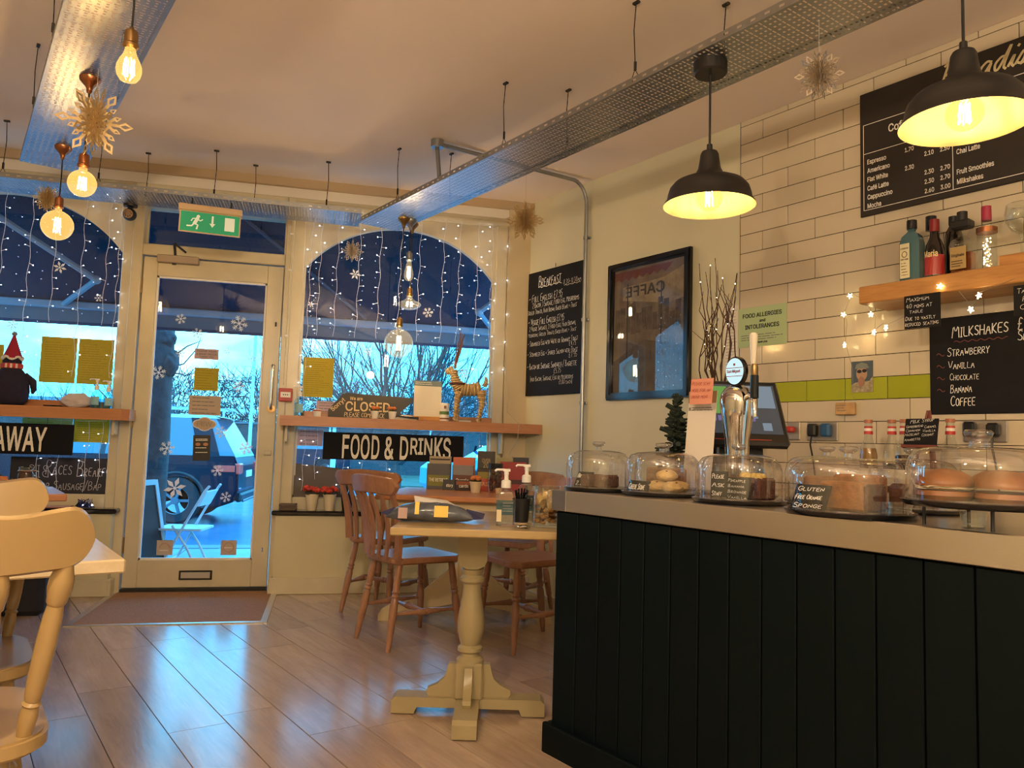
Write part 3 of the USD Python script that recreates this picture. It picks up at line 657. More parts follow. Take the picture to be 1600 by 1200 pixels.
GC = 'brown wooden chairs around the window table'
cA = chair('brown beech slat-back chair nearest the camera, left of the cream pedestal table', (.445, 4.05, 0), 25, CHAIRW, GC)
dup(cA, (.375, 4.80, 0), 52, 'brown beech slat-back chair behind the nearest one, close to the red flower pots', GC)
dup(cA, (1.03, 3.93, 0), 197, 'brown beech slat-back chair half hidden by the dark counter, behind the biscuit jar', GC)
dup(cA, (1.13, 4.68, 0), 226, 'brown beech slat-back chair in the corner by the right wall, past the hand gel bottles', GC)
chair('cream painted farmhouse chair with turned spindles in the lower left foreground', (-.738, 1.722, 0), 112.974, CREAMF, None, 1.25, True)
chair('cream painted farmhouse chair on the far side of the pale left table', (-.926, 2.215, 0), -67.026, CREAMF, None, 1.25, True)

# ------------------------------------------------------------------ tables
t1 = thing('pedestal_table', 'pale topped table on a cream turned pedestal holding the hand gel and biscuits', 'table', (.556, 2.94, 0), -13)
part('table_top', [box(.02, .10, .696, .60, .78, .028, .004)], PALETOP, t1)
part('top_bearer', bb(-.17, .17, -.05, .05, .655, .682, .003), OLDCREAM, t1)
blk = sg.Polygon([(-.055, .655), (-.055, .57), (-.045, .55), (-.02, .538), (.02, .538), (.045, .55), (.055, .57), (.055, .655)])
part('pedestal_column', [prism(blk, .11, .055), lathe([(0, .545), (.040, .545), (.044, .532), (.040, .520), (.036, .512), (.046, .500), (.046, .488), (.036, .478), (.034, .46), (.037, .43), (.046, .38), (.052, .335), (.050, .30), (.041, .265), (.036, .252), (.047, .242), (.048, .230), (.036, .222), (.038, .210), (.052, .198), (.054, .185), (0, .185)], 28)], OLDCREAM, t1)
part('pedestal_block', bb(-.052, .052, -.052, .052, .06, .192, .006), OLDCREAM, t1)
foot = sg.Polygon([(.03, .062), (.03, .028), (.19, .028), (.20, .004), (.285, .004), (.285, .050), (.27, .064)])
br = sg.Polygon([(.045, .06), (.15, .06), (.158, .075), (.155, .09), (.12, .105), (.092, .13), (.082, .165), (.078, .182), (.045, .182)])
for a in (0, 90, 180, 270):
    part('foot', rot(prism(foot, .085, .0425), (0, 0, 1), a), OLDCREAM, t1); part('scroll_bracket', rot(prism(br, .030, .015), (0, 0, 1), a), OLDCREAM, t1)

T2O = (.80, 4.42)
t2 = thing('window_table', 'orange wood topped table below the right window with a pale four-footed pedestal', 'table', (T2O[0], T2O[1], 0), -18)
part('table_top', box(0, .02, .712, .92, .76, .030, .006), ORANGEW, t2)
part('apron', bb(-.40, .40, -.30, .33, .64, .697, .004), CREAMT, t2)
part('pedestal_column', lathe([(0, .64), (.05, .64), (.05, .60), (.038, .59), (.046, .575), (.046, .56), (.034, .55), (.030, .53), (.044, .515), (.044, .50), (.032, .49), (.050, .42), (.056, .36), (.050, .26), (.052, .15), (.05, .10), (0, .10)], 26), CREAMT, t2)
cf = sg.Polygon([(.03, .34), (.10, .30), (.17, .235), (.25, .165), (.33, .125), (.42, .095), (.47, .065), (.492, .035), (.492, 0), (.41, 0), (.40, .022), (.30, .055), (.20, .075), (.03, .11)])
for a in (8, 98, 188, 278): part('curved_leg', rot(prism(cf, .034, .017), (0, 0, 1), a), CREAMT, t2)

t4 = thing('cafe_table', 'pale wooden table with square corner between the two cream chairs', 'table', W(1.997, .361, 0), ROTF)
part('table_top', bb(-1.10, 0, 0, .60, .680, .712, .004), wood('cream_table_top', (.56, .44, .26), (.66, .54, .36), rough=.2, scale=(8, .9, 8), rnd=0, bump=.03), t4)
part('apron', bb(-1.02, -.42, .10, .50, .60, .68, .003), CREAMF, t4)
for x, y in ((-.98, .14), (-.46, .14), (-.98, .46), (-.46, .46)): part('leg', turned([(.024, 0), (.03, .1), (.022, .14), (.032, .2), (.034, .8), (.026, .84), (.034, .9), (.034, 1)], (x, y, 0), (x, y, .61), 14), CREAMF, t4)

t5 = thing('cafe_table', 'wooden table end beyond the cream chairs at the left, holding two small jars', 'table', (-1.155, 3.93, 0), ROTF)
part('table_top', bb(-1.0, 0, 0, .58, .690, .722, .004), ORANGEW, t5)
part('pedestal_column', [cyl(-.60, .29, .03, .69, .045, 18), bb(-.85, -.35, .255, .325, 0, .05, .005), bb(-.635, -.565, .04, .54, 0, .05, .005)], BLACKM, t5)
j = thing('spice_jar', 'small dark jar with wire clip on the wooden table beyond the cream chairs', 'jar', (-1.345, 3.97, .7228))
part('jar_body', lathe([(0, 0), (.030, 0), (.032, .01), (.032, .085), (.026, .095), (.026, .102), (0, .102)], 20), mat('dark_jar', (.05, .025, .018), .2), j); part('lid', cyl(0, 0, .103, .118, .03, 18), GLASS, j); part('wire_clip', [tube([(.033*math.cos(a), .033*math.sin(a), .100) for a in np.linspace(0, 2*PI, 18)], .002, 5), tube([(.033, 0, .102), (.05, 0, .097)], .003, 5)], CHROME, j)
j = thing('sugar_jar', 'small open jar of orange sachets on the wooden table beyond the cream chairs', 'jar', (-1.425, 3.94, .7228))
part('jar_body', lathe([(0, 0), (.034, 0), (.038, .012), (.038, .06), (.034, .065), (.035, .06), (.035, .006), (0, .006)], 20), GLASS, j)
SACH = mat('orange_sachet', (.55, .19, .06), .6)
for k in range(5): solo('sachet', rot(box(0, 0, .043, .03, .008, .065), (1, .4, .2), 14*k-30), SACH, 'orange paper sachet standing in the small open jar', 'sachet', 'sachets in the small open jar', loc=(-1.425, 3.94, .7228))

# dark bench under the left window
bg = thing('storage_bench', 'black cloth-covered bench under the left window behind the cream chairs', 'bench', (-2.05, 5.06, 0))
part('bench_body', bb(-.62, .57, -.31, .20, 0, .47, .03), mat('black_cloth', (.010, .010, .016), .8, bump=.3, bs=40), bg)
part('seat_cushion', [bb(-.64, .59, -.33, .20, .47, .53, .03)], mat('dark_vinyl', (.008, .008, .016), .25), bg)
# ------------------------------------------------------------------ the counter
NF, CT = 1.684, .86
ct = thing('counter', 'dark green boarded serving counter with kick board filling the lower right', 'counter', W(2.03, NF), ROTR)
# local x = -(s-2.03), local y = n-NF
part('carcass', bb(0.004, 3.2, .018, .92, .02, .788), BLACKM, ct, smooth=False)
xg = [0.0] + [2.03-s for s in (1.918, 1.817, 1.7205, 1.622, 1.52, 1.418, 1.317, 1.2165, 1.117, 1.018, .92, .816, .715, .614, .512, .41, .308, .207, .105)] + [2.03]
for a, b in zip(xg[:-1], xg[1:]): part('board', bb(a+.0018, b-.0018, 0, .018, .08, .789, .003), GREENB, ct, smooth=False)
part('board', bb(2.032, 3.2, 0, .018, .08, .789, .003), GREENB, ct)
part('end_panel', bb(0, .016, .019, .92, .02, .789, .003), GREENB, ct)
part('kick_board', bb(-.022, 3.2, -.022, 0, 0, .096, .004), GREENB, ct); part('kick_board', bb(-.022, -.001, .001, .92, 0, .096, .004), GREENB, ct)
wt = thing('worktop', 'brushed steel counter top with a thick polished front edge', 'worktop', W(2.03, NF), ROTR)
part('top_sheet', bb(-.008, 3.2, -.004, .96, .845, CT, .002), STEEL, wt)
part('edge_band', bb(.062, 3.2, -.012, -.002, .792, CT, .002), STEEL, wt); part('edge_end_cap', bb(-.012, .0615, -.0125, -.002, .7915, CT, .002), mat('dull_steel', (.30, .27, .24), .4, .9), wt)
part('edge_band', bb(-.014, -.006, -.002, .96, .792, CT, .002), STEEL, wt)
# back bench along the tiled wall
bk = thing('back_bench', 'narrow work bench against the tiled wall behind the cake domes', 'worktop', W(2.45, D), ROTR)
part('bench_top', bb(0, 3.0, -.46, -.012, .822, CT, .004), mat('bench_laminate', (.45, .38, .28), .35), bk); part('carcass', bb(.02, 3.0, -.44, -.03, 0, .82), BLACKM, bk)

# ------------------------------------------------------------------ cake domes
CAKEB = mat('chocolate_cake', (.10, .035, .018), .8, var=.35, vs=60, bump=.4, bs=150)
CAKEG = mat('golden_cake', (.30, .115, .028), .75, var=.35, vs=45, bump=.4, bs=120)
SCONE = mat('scone_crust', (.62, .42, .17), .8, var=.3, vs=25, bump=.35, bs=90)
YELC = mat('yellow_crumb', (.68, .48, .12), .85, var=.25, vs=80, bump=.5, bs=160)
BUN = mat('glazed_bun', (.30, .105, .024), .4, var=.4, vs=12)
CREAMF2 = mat('whipped_filling', (.74, .64, .44), .6)
KNOBG = pane('knob_acrylic', (.80, .80, .82), 2.2)
def dome(label, s, n, R, z=CT, h=.135, stand=False, knob=True, chunky=False):
    t = thing('cake_dome', label, 'cake dome', W(s, n, z), ROTR)
    b = .0
    if stand:
        b = .042
        for a in range(4): part('stand_leg', cyl(.75*R*math.cos(a*PI/2+.6), .75*R*math.sin(a*PI/2+.6), 0, b, .004, 8), BLACKM, t)
    part('base_plate', lathe([(0, b), (R+.002, b), (R+.008, b+.005), (R+.012, b+.012), (R+.009, b+.013), (R+.003, b+.012), (0, b+.010)], 44), BLACKG, t)
    z0 = b+.0125; zt = h+b
    pr = [(R, z0), (R, zt-.045), (R-.006, zt-.022), (R-.018, zt-.008), (R-.036, zt-.001), (R-.06, zt+.002), (0, zt+.004)]
    c = part('dome_cover', lathe(pr, 56), DOME, t, smooth=60)
    part('dome_rim', tube([(R*math.cos(a), R*math.sin(a), z0+.002) for a in np.linspace(0, 2*PI, 49)], .0022, 6, False), DOME, c)
    if knob:
        kp = [(0, zt+.004), (.010, zt+.005), (.009, zt+.014), (.020, zt+.020), (.023, zt+.026), (.020, zt+.031), (0, zt+.033)] if not chunky else [(0, zt+.003), (.020, zt+.004), (.018, zt+.016), (.026, zt+.026), (.029, zt+.034), (.025, zt+.040), (0, zt+.041)]
        part('knob', lathe(kp, 24), KNOBG if not chunky else pane('knob_thick_acrylic', (.88, .86, .88), 1.9), t, smooth=60)
    return t, b+.0125
GD = 'goods inside the cake domes'
def ontop(s, n, dx, dy, z):       # dx reads right along the counter, dy away from the customer
    return W(s-dx, n+dy, z)
def wedge(name, label, pos, rz, m, w=.06, d=.09, h=.055, top=None):
    t = thing(name, label, 'cake', pos, rz)
    part('cake_body', box(0, 0, h/2, w, d, h, .006), m, t)
    if top is not None: part('topping', [blob((random.uniform(-w*.38, w*.38), random.uniform(-d*.4, d*.4), h+.001), .012, .3, 1, i) for i in range(12)], top, t)
    return t
def board_tag(label, pos, rz, text, w=.075, h=.05, tilt=-32, lift=0.0):
    t = thing('chalk_label', label, 'price label', pos, rz, rx=tilt)
    part('label_board', bb(-w/2, w/2, -.0015, .0015, 0, h, .001), CHALKB, t)
    k = len(text)
    part('lettering', [chalk(s, h/k*.55, -w*.42, h - h/k*(i+.85), -.002, width=w*random.uniform(.6, .84), seed=i+len(s), stroke=.13) for i, s in enumerate(text)], CHALK, t, smooth=False)
    return t
_, f = dome('clear cake dome at the far left end of the counter, over chocolate brownies', 1.952, 1.80, .108)
for i, (dx, dy) in enumerate(((.005, -.045), (.055, -.03), (.02, .04), (-.035, .03))): wedge('brownie', ['dark brownie square at the front of the leftmost cake dome', 'dark brownie square at the right side of the leftmost cake dome', 'dark brownie square at the back of the leftmost cake dome', 'dark brownie square behind the label in the leftmost cake dome'][i], ontop(1.952, 1.80, dx, dy, CT+f), ROTR+10*i, CAKEB, .042, .05, .042)
board_tag('small chalk label leaning in the leftmost cake dome', ontop(1.952, 1.80, -.045, -.035, CT+f), ROTR+20, ['Brownie', '2.20'], .06, .06, -35)
_, f = dome('clear cake dome over pale scones, second from the left on the counter', 1.713, 1.855, .118)
for i, (dx, dy, dz) in enumerate(((.010, -.03, 0), (.072, -.03, 0), (.04, .03, 0), (.035, -.015, .034))):
    t = thing('scone', ['golden scone at the front left of its dome, behind the chalk label', 'golden scone at the front right of the scone dome', 'golden scone at the back of the scone dome', 'golden scone lying on top of the other three in the dome'][i], 'scone', ontop(1.713, 1.855, dx, dy, CT+f+dz), 40*i)
    part('crust', blob((0, 0, .018), .034, .14, 3, 11+i, (1, 1, .55), 3.0), SCONE, t, smooth=True); part('raisin', [blob((.02*math.cos(k*2.1), .02*math.sin(k*2.1), .031), .004, .2, 1, k) for k in range(5)], CAKEB, t)
board_tag('black chalk label in front of the scones', ontop(1.713, 1.855, -.035, -.075, CT+f), ROTR+6, ['Cheese Scone'], .085, .036, -25)
_, f = dome('clear cake dome with the pineapple banana label, third from the left', 1.405, 1.84, .120)
wedge('loaf_cake', 'brown fruit loaf with yellow crumb topping behind the pineapple label', ontop(1.405, 1.84, .03, .02, CT+f), ROTR, CAKEB, .105, .08, .062, YELC)
board_tag('upright black chalk label reading pineapple banana brownie', ontop(1.405, 1.84, .035, -.05, CT+f), ROTR-4, ['Pineapple', 'Banana', 'Brownie', 'Vanilla'], .085, .062, -4)
board_tag('plain chalk card standing at the left inside the third cake dome', ontop(1.405, 1.84, -.07, .0, CT+f), ROTR+25, ['Please', 'Ask', 'Staff'], .05, .075, -6)
_, f = dome('large clear cake dome over a thick golden sponge slab, fourth from the left', 1.034, 1.776, .139)
t = thing('sponge_slab', 'thick golden sponge slab with brown cut end under the fourth dome', 'cake', ontop(1.034, 1.776, .0, .0, CT+f), ROTR)
part('cake_body', box(.005, 0, .034, .115, .09, .068, .006), CAKEG, t); part('cut_end', box(.065, 0, .033, .012, .088, .064, .004), CAKEB, t)
wedge('sponge_square', 'golden sponge square standing behind the thick slab in the fourth dome', ontop(1.034, 1.776, -.02, .085, CT+f), ROTR, CAKEG, .12, .05, .085)
board_tag('sloping chalk label leaning on the thick golden sponge slab', ontop(1.034, 1.776, -.045, -.105, CT+f), ROTR+12, ['Gluten', 'Free Orange', 'Sponge'], .085, .075, -40)
_, f = dome('clear cake dome raised on a wire stand at the right edge, over filled buns', .748, 1.795, .142, CT, .125, True, True, True)
def bun(label, dx, dy, filled=True):
    t = thing('bun', label, 'bun', ontop(.748, 1.795, dx, dy, CT+f), ROTR)
    part('bun_base', sc(lathe([(0, 0), (.05, 0), (.058, .010), (.056, .020), (0, .022)], 26), 1, 1, 1), BUN, t)
    if filled: part('filling', blob((0, 0, .027), .056, .25, 3, 5, (1, 1, .16), 4), CREAMF2, t)
    part('bun_top', lathe([(.056, .030), (.058, .038), (.050, .052), (.03, .064), (0, .068)], 26), BUN, t, smooth=True)
bun('cream filled glazed bun at the left of the raised dome', -.055, -.035); bun('plain glazed bun at the right of the raised dome', .065, -.03, False)
bun('glazed bun at the back of the raised dome', .01, .072, False)
g = thing('drinking_glass', 'short glass tumbler standing in front of the raised cake dome at the right edge', 'glass', W(.742, 1.75, CT))
part('tumbler', lathe([(0, 0), (.022, 0), (.026, .034), (.024, .034), (.020, .004), (0, .004)], 22), GLASS, g)
for lab, s, n, R, inside in (('clear cake dome in the back row at the left, behind the scones', 1.905, 2.085, .112, 0), ('clear cake dome in the back row, right of the beer tap', 1.60, 2.09, .116, 1),
        ('flat topped clear cake dome in the back row behind the large sponge dome', 1.28, 2.085, .118, 2), ('clear cake dome in the back row with a silver knob, furthest right', 1.035, 2.09, .112, 3)):
    _, f = dome(lab, s, n, R, CT, .138)
    wedge('tray_bake', ['golden tray bake slab in the back left dome', 'chocolate tray bake slab in the dome beside the beer tap', 'golden tray bake slab in the flat topped back dome', 'chocolate tray bake slab in the back right dome'][inside], W(s, n, CT+f), ROTR+8*inside, CAKEG if inside % 2 == 0 else CAKEB, .11, .10, .07 if inside % 2 == 0 else .06)

# ------------------------------------------------------------------ beer tap, till, vase, tree, card
tp = thing('beer_tap', 'polished chrome beer font with round lit badge and tall tap handle', 'beer tap', W(1.765, 2.30, CT), ROTR)
part('font_column', lathe([(0, 0), (.060, 0), (.060, .012), (.044, .024), (.040, .10), (.044, .19), (.056, .27), (.064, .318), (.061, .350), (.046, .374), (.022, .386), (0, .386)], 36), CHROME, tp, smooth=50)
badge = part('badge', lathe([(0, -.014), (.040, -.014), (.049, -.008), (.049, .008), (.045, .012), (0, .012)], 36).apply_transform(trimesh.transformations.rotation_matrix(PI/2, [1, 0, 0])).apply_transform(np.diag([.88, 1, 1.10, 1])).apply_translation((.012, -.02, .435)), BLACKG, tp)
part('badge_face', lathe([(0, 0), (.043, 0), (.043, .002), (0, .002)], 36).apply_transform(trimesh.transformations.rotation_matrix(PI/2, [1, 0, 0])).apply_transform(np.diag([.88, 1, 1.10, 1])).apply_translation((.012, -.032, .435)), glow('lit_badge', (.62, .86, .90), .75), badge)
part('lettering', [txt('San', .010, -.020, .430, -.0352, True, .9), txt('Miguel', .010, .004, .430, -.0352, True, .8), bb(-.024, .048, -.0352, -.0345, .416, .418), bb(-.024, .048, -.0352, -.0345, .446, .448), bb(.008, .016, -.0352, -.0345, .455, .463)], mat('badge_print', (.30, .05, .04), .6), badge, smooth=False)
part('tap_spout', [tube([(.03, 0, .335), (.075, -.02, .350), (.098, -.035, .335), (.100, -.035, .27)], [.016, .014, .012, .010], 14)], CHROME, tp)
part('tap_body', cyl(.098, -.035, .335, .415, .015, 16), BLACKG, tp)
part('handle_collar', lathe([(.010, .412), (.013, .418), (.013, .445), (.010, .455)], 16).apply_translation((.098, -.035, 0)), BRASS, tp)
part('tap_handle', lathe([(0, .45), (.009, .45), (.011, .49), (.0145, .545), (.0145, .560), (.009, .566), (0, .567)], 16).apply_translation((.094, -.035, 0)), mat('ivory_handle', (.74, .68, .55), .25), tp)
SCR = mat('lit_screen', (.03, .03, .032), .15, emis=(.16, .19, .22), es=.18)
tk = thing('till', 'black touch screen till tilted behind the beer tap', 'till', W(1.865, 2.475, CT), ROTR+55)
part('till_base', bb(-.12, .12, .0, .14, 0, .05, .01), BLACK, tk); part('till_neck', hull([(-.09, .03, .04), (.09, .03, .04), (-.08, .10, .04), (.08, .10, .04), (-.08, .05, .28), (.08, .05, .28), (-.08, .09, .26), (.08, .09, .26)]), BLACK, tk)
def tilt(m): return rot(sc(m, .86, 1, 1), (1, 0, 0), -32, (0, -.02, .15)).apply_translation((0, .02, .025))
scn = part('screen_body', tilt(bb(-.185, .185, -.075, -.035, .12, .42, .01)), BLACK, tk)
part('screen', tilt(bb(-.160, .160, -.0765, -.0745, .165, .395)), SCR, scn)
part('screen_window', [tilt(bb(-.15, -.06, -.0772, -.0765, .255, .385))], glow('screen_green', (.22, .45, .10), .5), scn)
part('screen_icon', [tilt(bb(-.155+.035*k, -.128+.035*k, -.0772, -.0765, .222, .246)) for k in range(6)], glow('screen_violet', (.26, .20, .42), .5), scn)
part('screen_panel', [tilt(bb(.0, .15, -.0772, -.0765, .285, .39)), tilt(bb(.02, .06, -.0774, -.0765, .235, .275)), tilt(bb(.075, .115, -.0774, -.0765, .18, .215))], glow('screen_blue', (.30, .36, .42), .5), scn)
part('red_line', tilt(bb(-.15, .10, -.0765, -.0745, .137, .140)), mat('till_red', (.45, .05, .03), .4), scn)
TWIG = mat('dark_twig', (.055, .028, .018), .8)
vs = thing('twig_vase', 'tall dark twigs with tiny lights in a vase behind the beer tap', 'twig arrangement', W(2.062, 2.56, CT))
part('vase', lathe([(0, 0), (.045, 0), (.055, .06), (.05, .16), (.035, .26), (.040, .30), (.036, .30), (.03, .26), (0, .02)], 24), BLACKG, vs)
rr = random.Random(5); tips = []
RX = np.array([.39, -.92, 0])
for k in range(15):
    a = rr.uniform(-1, 1); L = rr.uniform(.42, .72) if abs(a) < .75 else rr.uniform(.36, .62); P = []
    dep = rr.uniform(-.05, .05); bend = rr.uniform(-.05, .05)
    for u in np.linspace(0, 1, 9):
        P.append(RX*(a*.02 + a*.080*u**1.1 -.02*u + bend*math.sin(u*PI*1.3) + rr.uniform(-.013, .013)) + np.array([.92*dep*u, .39*dep*u, .27 + L*u]))
    part('twig', tube(P, np.linspace(.0042, .0014, 9), 5), TWIG, vs); tips += P[3:]
    Q = P[5]; part('twig', tube([Q, Q + RX*rr.uniform(-.05, .05) + np.array([0, 0, .05]), Q + RX*rr.uniform(-.06, .06) + np.array([0, 0, .13])], [.0024, .0018, .001], 5), TWIG, vs)
part('tiny_light', [blob(tips[i] + np.array([0, 0, .004]), .0026, 0, 1, i) for i in range(2, len(tips), 5)], LEDW, vs)
lv = []
for k in range(7): a = k*.9; lv.append(hull([(0, 0, .28), (.09*math.cos(a)-.012, .09*math.sin(a), .31), (.09*math.cos(a)+.012, .09*math.sin(a), .33), (.12*math.cos(a), .12*math.sin(a), .37), (.07*math.cos(a), .07*math.sin(a), .345)]))
part('dark_leaf', lv, mat('dark_foliage', (.012, .014, .010), .6), vs)
PINE = mat('dark_pine', (.010, .020, .012), .8)
ch = thing('tabletop_tree', 'small dark artificial Christmas tree at the end of the counter', 'christmas tree', W(2.015, 2.255, CT))
part('trunk', cyl(0, 0, 0, .34, .008, 8, .003), TWIG, ch); part('pot', lathe([(0, 0), (.03, 0), (.036, .05), (0, .05)], 18), BLACK, ch)
ms = []; rr = random.Random(9)
for k in range(230):
    u = rr.random()**.8; z = .06+.30*u; r = (.085*(1-u)+.012)*rr.uniform(.5, 1.15); a = rr.uniform(0, 2*PI)
    p = np.array([r*math.cos(a), r*math.sin(a), z + rr.uniform(-.01, .015)])
    ms.append(tube([(0, 0, z-.005), p*.6 + np.array([0, 0, z*.4]), p], [.0045, .0075, .003], 5))
for k in range(9): a = k*.7*PI; z = .09+.03*k; ms.append(tube([(0, 0, z), (.09*math.cos(a)*(1-k/12), .09*math.sin(a)*(1-k/12), z+.02)], [.012, .010], 6))
part('needles', ms, PINE, ch, kind='stuff'); part('tiny_light', [blob((-.03*k+.06, -.04, .04+.015*(k % 2)), .0035, 0, 1, k) for k in range(4)], LEDW, ch)
qc = thing('menu_card', 'upright cream card stand beside the chrome beer tap', 'card stand', W(1.885, 2.22, CT), ROTR+4, rx=-6)
part('card', bb(-.062, .062, 0, .004, 0, .37, .001), PAPERW, qc); part('header_band', bb(-.062, .062, -.001, 0, .325, .37), mat('tan_print', (.36, .22, .10), .6), qc)
part('lettering', [txt("LET'S GET", .011, -.055, .350, -.0018, True), txt('BACK TO IT', .011, -.055, .332, -.0018, True)], INKW, qc, smooth=False)
part('small_print', lines_(-.045, .055, (.308, .299), .003, -.0005, 3) + [bb(-.057, -.049, -.0008, 0, .297, .309)], INKG, qc, smooth=False)
pn = thing('note', 'pink handwritten sticky note on top of the cream card stand', 'note', W(1.852, 2.205, CT+.335), ROTR+2, rx=-6)
part('paper', bb(-.05, .05, -.001, 0, -.02, .075), mat('pink_note', (.72, .30, .20), .7), pn)
part('lettering', [chalk(s, .014, -.043, z, -.0016, width=w, seed=i) for i, (s, z, w) in enumerate((('Please scan', .050, .08), ('here for an', .026, .085), ('order menu', .002, .075)))], mat('red_ink', (.35, .04, .03), .6), pn, smooth=False)
# ------------------------------------------------------------------ on the right wall
# each of these stands in its own frame: x reads right (x = s0 - s), y into the wall, z up
def onwall(name, label, cat, s0, z0, group=None, gap=.0115, rx=0): return thing(name, label, cat, W(s0, D-gap, z0), ROTR, group, rx=rx)
bo = onwall('breakfast_board', 'tall blackboard chalked with the breakfast menu beside the conduit pipe', 'blackboard', 4.417, 1.366, gap=.004)
bw, bh = .600, .893
part('board_face', bb(0, bw, -.012, 0, 0, bh, .002), CHALKB, bo); part('nail', cyl(.30, -.006, bh+.005, bh+.03, .003, 6), BRASS, bo)
BT = [('Breakfast', .20, .085, .43, .082), ('8.30-11.30am', .655, .135, .32, .036), ('~ Full English £7.95', .02, .215, .64, .052), ('2 Bacon, 1 Sausage, Fried Egg, Mushrooms', .09, .27, .86, .040),
      ('Grilled Tomato, Hash Brown, Baked Beans + Toast', .0, .325, .92, .034), ('~ Veggie Full English £7.95', .02, .405, .68, .048), ('2 Veggie Sausages, 2 Fried Eggs, Hash Browns,', .04, .46, .87, .034),
      ('Mushrooms, Grilled Tomato, Baked Beans + Toast', .02, .51, .9, .030), ('~ Scrambled Egg with White or Granary Toast', .02, .58, .93, .036), ('£4.75', .78, .615, .13, .034), ('~ Scrambled Egg + Smoked Salmon with Toast', .02, .665, .93, .036), ('£7.95', .78, .705, .15, .034),
      ('~ Bacon or Sausage Sandwich / Baguette', .02, .765, .92, .042), ('£5.75', .52, .815, .14, .034), ('(Add Bacon, Sausage, Egg or Mushrooms', .08, .865, .80, .034), ('£1.00 each)', .62, .905, .24, .030)]
part('lettering', [chalk(s, h, bw*x+.004, bh*(1-v)-h*.5, -.0125, width=bw*w*.985, seed=i, stroke=.055) for i, (s, x, v, w, h) in enumerate(BT)] +
     [ribbon([(bw*(.20+.43*u), bh*.868+.005*math.sin(u*30)) for u in np.linspace(0, 1, 24)], .004, -.0125), ribbon([(bw*(.68+.28*u), bh*.838+.003*math.sin(u*22)) for u in np.linspace(0, 1, 16)], .003, -.0125)], CHALK, bo, smooth=False)

fr = onwall('framed_picture', 'large black framed street picture with reversed lettering on the cream wall', 'picture', 3.565, 1.310, gap=.001)
fw, fh = .672, .860
fpoly = sg.box(0, 0, fw, fh).difference(sg.box(.045, .045, fw-.045, fh-.045))
part('frame', [prism(fpoly, .022, 0), prism(sg.box(.008, .008, fw-.008, fh-.008).difference(sg.box(.032, .032, fw-.032, fh-.032)), .012, -.022)], BLACKG, fr)
part('print_ground', bb(.04, fw-.04, -.008, -.004, .04, fh-.04), mat('picture_ground', (.20, .13, .085), .7, var=.5, vs=5), fr)
rr = random.Random(3)
part('print_awning', prism(sg.Polygon([(.045, .80), (.045, .74)] + [(.05+.03*k, .735 + (.02 if k % 2 else 0) + .0012*k) for k in range(1, 16)] + [(.53, .80)]), .0012, -.008), mat('picture_red', (.16, .035, .025), .7), fr)
part('print_wall', [prism(sg.Polygon([(.12, .62), (.12, .70), (.47, .72), (.62, .77), (.62, .58), (.50, .56)]), .0008, -.008)], mat('picture_sand', (.34, .24, .15), .7, var=.4, vs=14), fr)
part('print_houses', [bb(.06+.045*k, .10+.045*k, -.0092, -.008, .40+.02*rr.random(), .50+.12*rr.random()) for k in range(12)], mat('picture_brown', (.12, .075, .05), .7, var=.5, vs=20), fr)
part('print_post', [bb(.16, .168, -.0095, -.008, .20, .72), bb(.44, .447, -.0095, -.008, .30, .70)], mat('picture_dark', (.03, .02, .015), .7), fr)
part('print_road', prism(sg.Polygon([(.045, .045), (.045, .24), (.30, .36), (.625, .30), (.625, .045)]), .0008, -.0075), mat('picture_mid', (.10, .065, .045), .7, var=.4, vs=9), fr)
part('lettering', txt('CAFFE', .062, .15, .635, -.0094, True, w=.32, flip=True), mat('picture_letters', (.05, .03, .025), .6), fr, smooth=False)
part('glass_sheet', bb(.042, fw-.042, -.0135, -.0125, .042, fh-.042), PANE, fr)

al = onwall('allergy_notice', 'pale green food allergies notice pasted on the white tiles', 'notice', 2.568, 1.556)
part('paper', bb(0, .294, -.001, 0, 0, .208), mat('pale_green_card', (.42, .54, .28), .7), al)
part('lettering', [txt('FOOD ALLERGIES', .021, .147, .155, -.0012, True, w=.235, align='c'), txt('and', .015, .150, .127, -.0012, True, align='c'), txt('INTOLERANCES', .021, .147, .095, -.0012, True, w=.205, align='c'), txt('Thank you', .010, .147, .018, -.0012, True, align='c')], INKK, al, smooth=False)
part('small_print', lines_(.02, .275, (.062, .050, .038), .004, -.001, 5), INKG, al, smooth=False)
pl = onwall('price_list', 'white printed list on the cream wall behind the twigs', 'notice', 2.668, 1.445, gap=.001)
part('paper', bb(0, .092, -.001, 0, 0, .345), PAPERW, pl); part('small_print', lines_(.012, .085, np.linspace(.03, .32, 18), .0035, -.001, 6), mat('pale_print', (.42, .38, .32), .7), pl, smooth=False)

mb = onwall('menu_board', 'large black printed coffee menu board high on the tiles', 'menu board', 1.880, 2.106)
part('board_face', bb(0, 1.36, -.012, 0, 0, .585, .002), mat('printed_board', (.022, .017, .014), .45), mb)
X0 = lambda s: 1.880-s
part('border', [bb(X0(1.863), 1.34, -.0128, -.012, .026, .029), bb(X0(1.863), 1.34, -.0128, -.012, .430, .433), bb(X0(1.863), 1.34, -.0128, -.012, .292, .295), bb(X0(1.863)-.001, X0(1.863)+.002, -.0128, -.012, .026, .433), bb(X0(1.472)-.001, X0(1.472)+.002, -.0128, -.012, .026, .433), bb(.95, .953, -.0128, -.012, .026, .433)], INKW, mb, smooth=False)
ms = [txt('Coffee', .034, X0(1.745), .365, -.0125, True, .8)]
rows = [('Espresso', '1.70', '', ''), ('Americano', '', '2.10', '2.50'), ('Flat White', '2.30', '', ''), ('Café Latte', '', '2.30', '2.70'), ('Cappuccino', '', '2.30', '2.70'), ('Mocha', '', '2.60', '3.00')]
